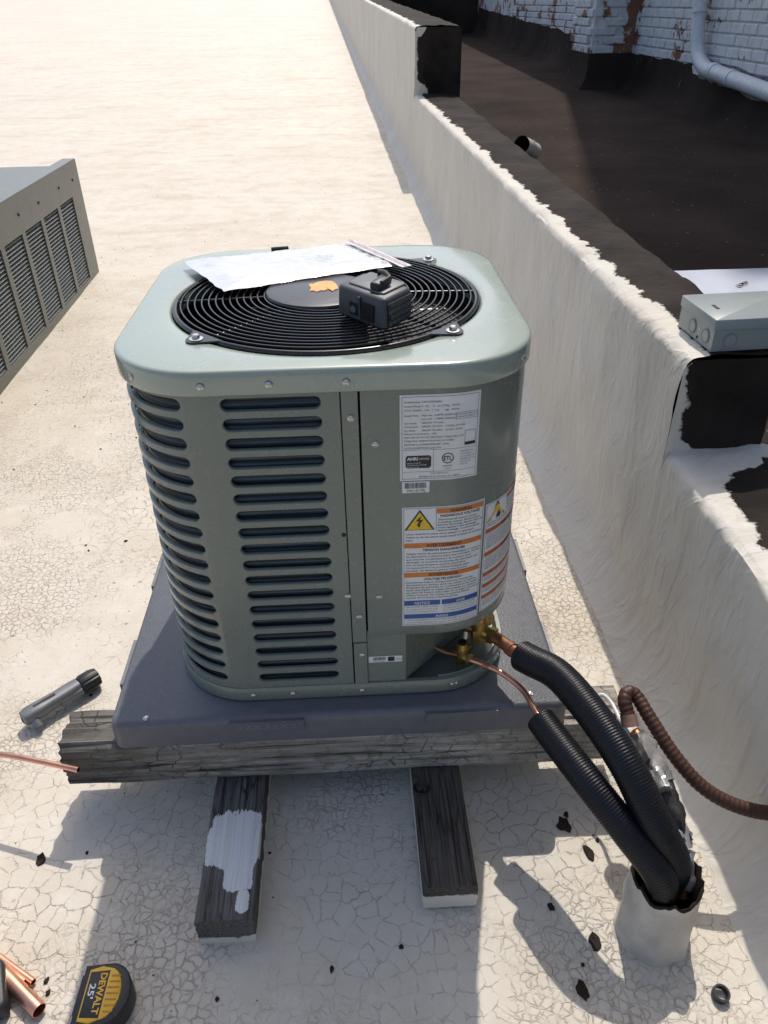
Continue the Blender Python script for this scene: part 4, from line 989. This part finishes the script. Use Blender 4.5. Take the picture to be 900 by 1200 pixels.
# ------------------------------------------------------------------ old unit on the left
oa = thing('old_condenser', 'old grey green unit with banks of slatted louvers standing on the white roof', 'condenser', (-1.7, 2., -.2))
XF, YA, YB, ZA, ZB = -1.30, .70, 2.925, -.192, .408
MB().box((-1.72, (YA+YB)/2-.02, .085), (.72, YB-YA-.10, .535)).build('casing', M_['old'], oa, 0)
MB().box((-1.73, (YA+YB)/2-.02, .372), (.76, YB-YA-.06, .03)).build('top_cover', M_['old'], oa, 0)
for y in (YA+.12, YB-.16): MB().box((-1.72, y, -.197), (.66, .09, .05)).build('skid', M_['black'], oa, 0)
mb = MB(); PT = .022; banks = []
y = 2.766
while y > YA+.3: banks.append((y-.205, y)); y -= .243
z0, z1 = -.135, .262
def fbox(y0, y1, za, zb__): mb.box((XF-PT/2, (y0+y1)/2, (za+zb__)/2), (PT, y1-y0, zb__-za))
fbox(YA, YB, z1, ZB); fbox(YA, YB, ZA, z0)
prev = YB
for a, b in banks: fbox(b, prev, z0, z1); prev = a
fbox(YA, prev, z0, z1)
mb.box((XF-.03, (YA+YB)/2, ZB+.002), (.06, YB-YA, .004)).box((XF-.03, YB+.002, (ZA+ZB)/2), (.06, .004, ZB-ZA))
pn = mb.build('louver_panel', M_['old'], oa, 0)
MB().box((XF-.055, (YA+YB)/2, .06), (.005, YB-YA-.1, .40)).build('backing', M_['interior'], oa, 0)
ns = 25; dzs = (z1-z0)/ns
slat = MB().add([(0, -.5, -.004), (0, .5, -.004), (-.018, .5, .0085), (-.018, -.5, .0085), (-.0015, -.5, -.0055), (-.0015, .5, -.0055)], [(0, 1, 2, 3), (4, 5, 1, 0)])
sm = bpy.data.meshes.new('slat'); sm.from_pydata([(x, y_*.205, z) for x, y_, z in slat.v], [], slat.f); sm.materials.append(M_['slat'])
for bi, (a, b) in enumerate(banks):
    if bi < 5:
        for k in range(ns): link('slat', sm, None, pn, 0, (XF-.002, (a+b)/2, z0+dzs*(k+.5)))
    else:
        mm = MB()
        for k in range(ns): mm.add([(x+XF-.002, y_*.205+(a+b)/2, z+z0+dzs*(k+.5)) for x, y_, z in slat.v], slat.f)
        mm.build('louver_bank', M_['slat'], oa, 0)
for y, z in ((2.6, .335), (2.3, .33), (2.05, .335), (2.82, .33)): MB().cyl((XF-.002, y, z), (XF+.003, y, z), .007, n=8).build('screw', M_['interior'], oa)

# ------------------------------------------------------------------ tools and scraps on the roof
ZG = -.2255
# tubing cutter
ca, cb_ = at(33, 838, -.195), at(93, 802, -.195)
tc = thing('tubing_cutter', 'grey metal tubing cutter with a black knob lying on the white roof', 'tool', (ca.x, ca.y, ZG))
dd = (cb_-ca); Lc = dd.length; dx = dd.normalized(); dy = Vector((-dx.y, dx.x, 0)); CM = Matrix(((dx.x, dy.x, 0, ca.x), (dx.y, dy.y, 0, ca.y), (0, 0, 1, -.197), (0, 0, 0, 1)))
rows = []
for t, hy, hz, zc in ((-.12, .006, .008, -.003), (-.10, .015, .013, 0), (0, .0195, .016, 0), (.25, .0190, .0155, .0), (.55, .0170, .0145, 0), (.8, .0180, .0155, 0), (.98, .0165, .0155, 0), (1.0, .010, .010, 0)):
    rows.append([CM @ Vector((t*Lc, hy*math.copysign(abs(math.cos(2*PI*i/24))**.7, math.cos(2*PI*i/24)), zc+hz*math.copysign(abs(math.sin(2*PI*i/24))**.7, math.sin(2*PI*i/24)))) for i in range(24)])
MB().grid(rows, closed=True).build('frame', M_['cutter'], tc, 50)
MB().cyl(CM @ Vector((.05*Lc, -.004, .0)), CM @ Vector((.05*Lc, -.030, -.016)), .010, .008, n=14).build('roller_jaw', M_['cutter'], tc, 40)
MB().box((.33*Lc, .0, .0150), (.42*Lc, .006, .002), CM).build('recess', M_['black'], tc, 0)
MB().cyl(CM @ Vector((.55*Lc, -.012, -.004)), CM @ Vector((.98*Lc, -.014, -.004)), .009, n=14).build('slide', M_['cutter'], tc, 40)
mb = MB(); nk = 40; rows = []
for t, r in ((.99, .010), (1.0, .0195), (1.06, .0225), (1.26, .0225), (1.36, .0195), (1.38, .010), (1.38, 0.)):
    rows.append([CM @ Vector((t*Lc, (r-.0022*(i % 5 == 0)*(r > .012))*math.cos(2*PI*i/nk), .0-.004+(r-.0022*(i % 5 == 0)*(r > .012))*math.sin(2*PI*i/nk))) for i in range(nk)])
mb.grid(rows, closed=True).build('knob', M_['toolblack'], tc, 30)
MB().cyl(CM @ Vector((.9*Lc, 0, -.004)), CM @ Vector((1.0*Lc, 0, -.004)), .008, n=14).build('screw_shaft', M_['steel'], tc)

def hollow(name, path, r, mat, label, group=None, wall=.001, cat='pipe'):
    pts = [Vector(p) for p in path]; mb = MB().tube(pts, r, 20, False); inn = MB().tube(pts, r-wall, 20, False)
    o_ = len(mb.v); mb.add(inn.v, [tuple(reversed(f)) for f in inn.f]); m = len(pts)
    for k, base in ((0, 0), (1, (m-1)*20)):
        for i in range(20):
            q = (base+i, base+(i+1) % 20, o_+base+(i+1) % 20, o_+base+i); mb.f.append(q if k else tuple(reversed(q)))
    return tag(mb.build(name, mat, None, 60), label, cat, group)
tip = at(92, 902, -.083)
hollow('copper_pipe', spline([tip, at(50, 893, -.085), at(0, 884, -.09), at(-70, 880, -.115), at(-170, 890, -.17), at(-290, 930, ZG+.006)], 10), .0052, M_['copper'], 'thin bent copper tube with its open end against the charred beam')
a = at(46, 1184, ZG+.0125); b = at(-30, 1105, ZG+.0125); hollow('copper_pipe', [a, a.lerp(b, .5), b+(b-a)*1.2], .0115, M_['copper'], 'thick copper tube offcut lying on the roof by the tape measure')
a = at(39, 1151, ZG+.0065); b = at(-20, 1108, ZG+.0065); hollow('copper_pipe', [a, a.lerp(b, .5), b+(b-a)*1.6], .0058, M_['copper'], 'thin copper tube offcut with its end past the thick one')
a = at(29, 1151, ZG+.0065); b = at(-20, 1112, ZG+.0065); hollow('copper_pipe', [a, a.lerp(b, .5), b+(b-a)*1.5], .0052, M_['copper'], 'thin copper tube offcut squeezed between its thicker and longer neighbours')

# tape measure
tm = thing('tape_measure', 'yellow and black tape measure lying flat on the white roof', 'tape measure', at(115, 1185, ZG))
TC = at(118, 1164, -.186); tdir = (at(106, 1196, -.186)-at(118, 1152, -.186)).normalized(); tup = Vector((-tdir.y, tdir.x, 0))
if tup.x < 0: tup = -tup
TMx = Matrix(((tdir.x, tup.x, 0, TC.x), (tdir.y, tup.y, 0, TC.y), (0, 0, 1, ZG+.001), (0, 0, 0, 1))) @ Matrix.Scale(1.12, 4)
def prism(out, z0, z1, ch, name, mat, parent, M):
    c = (sum(p[0] for p in out)/len(out), sum(p[1] for p in out)/len(out)); n = len(out)
    rows = [[M @ Vector((c[0]+(x-c[0])*f, c[1]+(y-c[1])*f, z)) for x, y in out] for f, z in ((1-ch*8, z0), (1, z0+ch*.3), (1, z1-ch*.3), (1-ch*4, z1-ch*.08), (1-ch*10, z1))]
    mb = MB().grid(rows, closed=True); mb.f.append(tuple(4*n+i for i in range(n))); mb.f.append(tuple(n-1-i for i in range(n))); return mb.build(name, mat, parent, 40)
body = [(-.037, -.030)]+[(.040*math.cos(t), .006+.033*math.sin(t)) for t in [PI*(1-k/16) for k in range(17)]]+[(.046, -.008), (.046, -.030)]
prism(body[::-1], 0, .034, .008, 'case', M_['toolblack'], tm, TMx)
badge = [(-.030+.0, -.022), (.034, -.022), (.037, -.006)]+[(.033*math.cos(t), .004+.022*math.sin(t)) for t in [PI*k/12 for k in range(13)]]+[(-.035, -.006)]
prism(badge, .030, .0355, .003, 'yellow_face', M_['dewyellow'], tm, TMx)
plate_ = [(-.027, -.020), (.030, -.020), (.031, .0055), (-.029, .0055)]
prism(plate_, .033, .0362, .002, 'face_plate', M_['toolblack'], tm, TMx)
for k in range(7): MB().box((-.022+.0075*k, .0155, .0358), (.0022, .0150*(1-.018*(k-3)**2), .001), TMx).build('face_groove', plain('dark yellow groove', (.48, .25, .012), .5), tm, 0)
mb = MB(); put_text(mb, lambda a_, b_: TMx @ Vector((a_, b_, .0366)), 'DEWALT', .001, -.0050, .0085, width=.052, align='C', bold=.03); mb.build('lettering', M_['dewyellow'], tm, 0)
mb = MB(); put_text(mb, lambda a_, b_: TMx @ Vector((a_, b_, .0366)), "25'", -.002, -.0165, .0080, width=.019, align='C', bold=.02); mb.build('lettering', M_['white'], tm, 0)
MB().box((.047, -.025, .012), (.012, .003, .020), TMx).build('blade_hook', M_['steel'], tm, 0)
MB().box((-.002, -.0315, .018), (.050, .004, .018), TMx).build('belt_clip', M_['toolblack'], tm, 0)

dk = thing('black_pouch', 'dark object lying beside the copper offcuts', 'pouch', at(-12, 1165, ZG))
q = at(-14, 1168, ZG+.01); rbox(.030, .042, .034, .014, .006, 'body', M_['toolblack'], dk, Matrix.Translation((q.x, q.y, ZG+.001)) @ Matrix.Rotation(.4, 4, 'Z'))
MB().box((q.x+.002, q.y-.005, ZG+.037), (.03, .05, .004)).build('flap', M_['toolmid'], dk, 0)

q = at(843, 1167, ZG); mb = MB(); R0, R1 = .0125, .0095
mb.lathe((0, 0, 0), [(R1, 0), (R0, 0), (R0+.0006, .006), (R0, .012), (R1, .012), (R1-.0004, .006), (R1, 0)], 32)
tag(mb.build('black_ring', M_['toolblack'], None, 40, q+Vector((0, 0, .001)), (.12, .06, 0)), 'small black ring lying on the cracked white roof', 'ring')

# flakes of tar
FLK = [(661, 967, .014, 1.3), (697, 1104, .012, 1.2), (683, 1162, .009, 1.9), (690, 1000, .008, 2.2), (645, 1063, .007, 1.2), (683, 1131, .004, 1.), (470, 1110, .005, 1.), (48, 1008, .009, 1.5), (254, 1171, .004, 1.), (389, 1136, .004, 1.6), (700, 985, .004, 1.2), (102, 1000, .004, 1.1), (316, 1000, .003, 1), (107, 815, .004, 1.2), (663, 955, .006, 1.), (55, 1149, .004, 1.6), (56, 1164, .004, 1.5), (100, 640, .005, 1.4), (104, 646, .004, 1.6), (148, 635, .006, 1.2)]
big = {0: 'largest black tar flake, in the shade below the lines', 1: 'round black tar flake left of the roof sleeve', 2: 'long black tar flake in the shade by the sleeve shadow', 3: 'narrow black tar flake upright between cracks beside the insulated line', 4: 'flat black tar sliver on the sunlit patch', 7: 'black tar flake where the thin tube shadow meets the beam shadow'}
for i, (u, v, r, asp) in enumerate(FLK):
    z = zf(0, -.5) if v > 700 else zf(0, .4)
    p = at(u, v, z); rnd = random.Random(i+3); n = 10; mb = MB()
    out = [(r*(.55+.6*rnd.random())*math.cos(2*PI*k/n), r*asp*(.55+.6*rnd.random())*math.sin(2*PI*k/n)) for k in range(n)]
    a = rnd.uniform(-.5, .5); ca_, sa_ = math.cos(a), math.sin(a); out = [(x*ca_-y*sa_, x*sa_+y*ca_) for x, y in out]
    hs = [r*rnd.uniform(.12, .5) for _ in out]
    mb.grid([[(x, y, -.001) for x, y in out], [(x*.95, y*.95, h_) for (x, y), h_ in zip(out, hs)], [(x*.4, y*.4, h_*1.1) for (x, y), h_ in zip(out, hs)], [(0, 0, r*.35)]*n], closed=True)
    tag(mb.build('tar_flake', M_['tar'], None, 30, p+Vector((0, 0, .0012))), big.get(i, 'tiny black tar crumb lying on the white roof'), 'tar flake', None if i in big else 'tar crumbs on the roof')
# scattered grit, too fine to count
mb = MB(); rnd = random.Random(11)
for k in range(2600):
    y = rnd.uniform(-1., 6.)**1; x = rnd.uniform(-1.5, .62) if y < 2 else rnd.uniform(-2.5, .5); r = rnd.choice((.0008, .0012, .0016, .0024))*(1 if y < .8 else 1.6)
    if rnd.random() > .35+.9*max(0, N(x*1.7, y*1.7, 2)): continue
    z = zf(x, y)+.0022*F(x*5, y*5)+.0012*N(x*22, y*22, 3)+.0003; a = rnd.uniform(0, 6)
    vs = [(x+r*math.cos(a+t)*(.7+.5*rnd.random()), y+r*math.sin(a+t)*(.7+.5*rnd.random()), z) for t in (0, 1.57, 3.14, 4.71)]+[(x, y, z+r*.9)]
    mb.add(vs, [(0, 1, 4), (1, 2, 4), (2, 3, 4), (3, 0, 4)])
o = tag(mb.build('roof_grit', LEAF, None, 0), 'fine dark grit scattered over the white roof', 'grit'); o['kind'] = 'stuff'
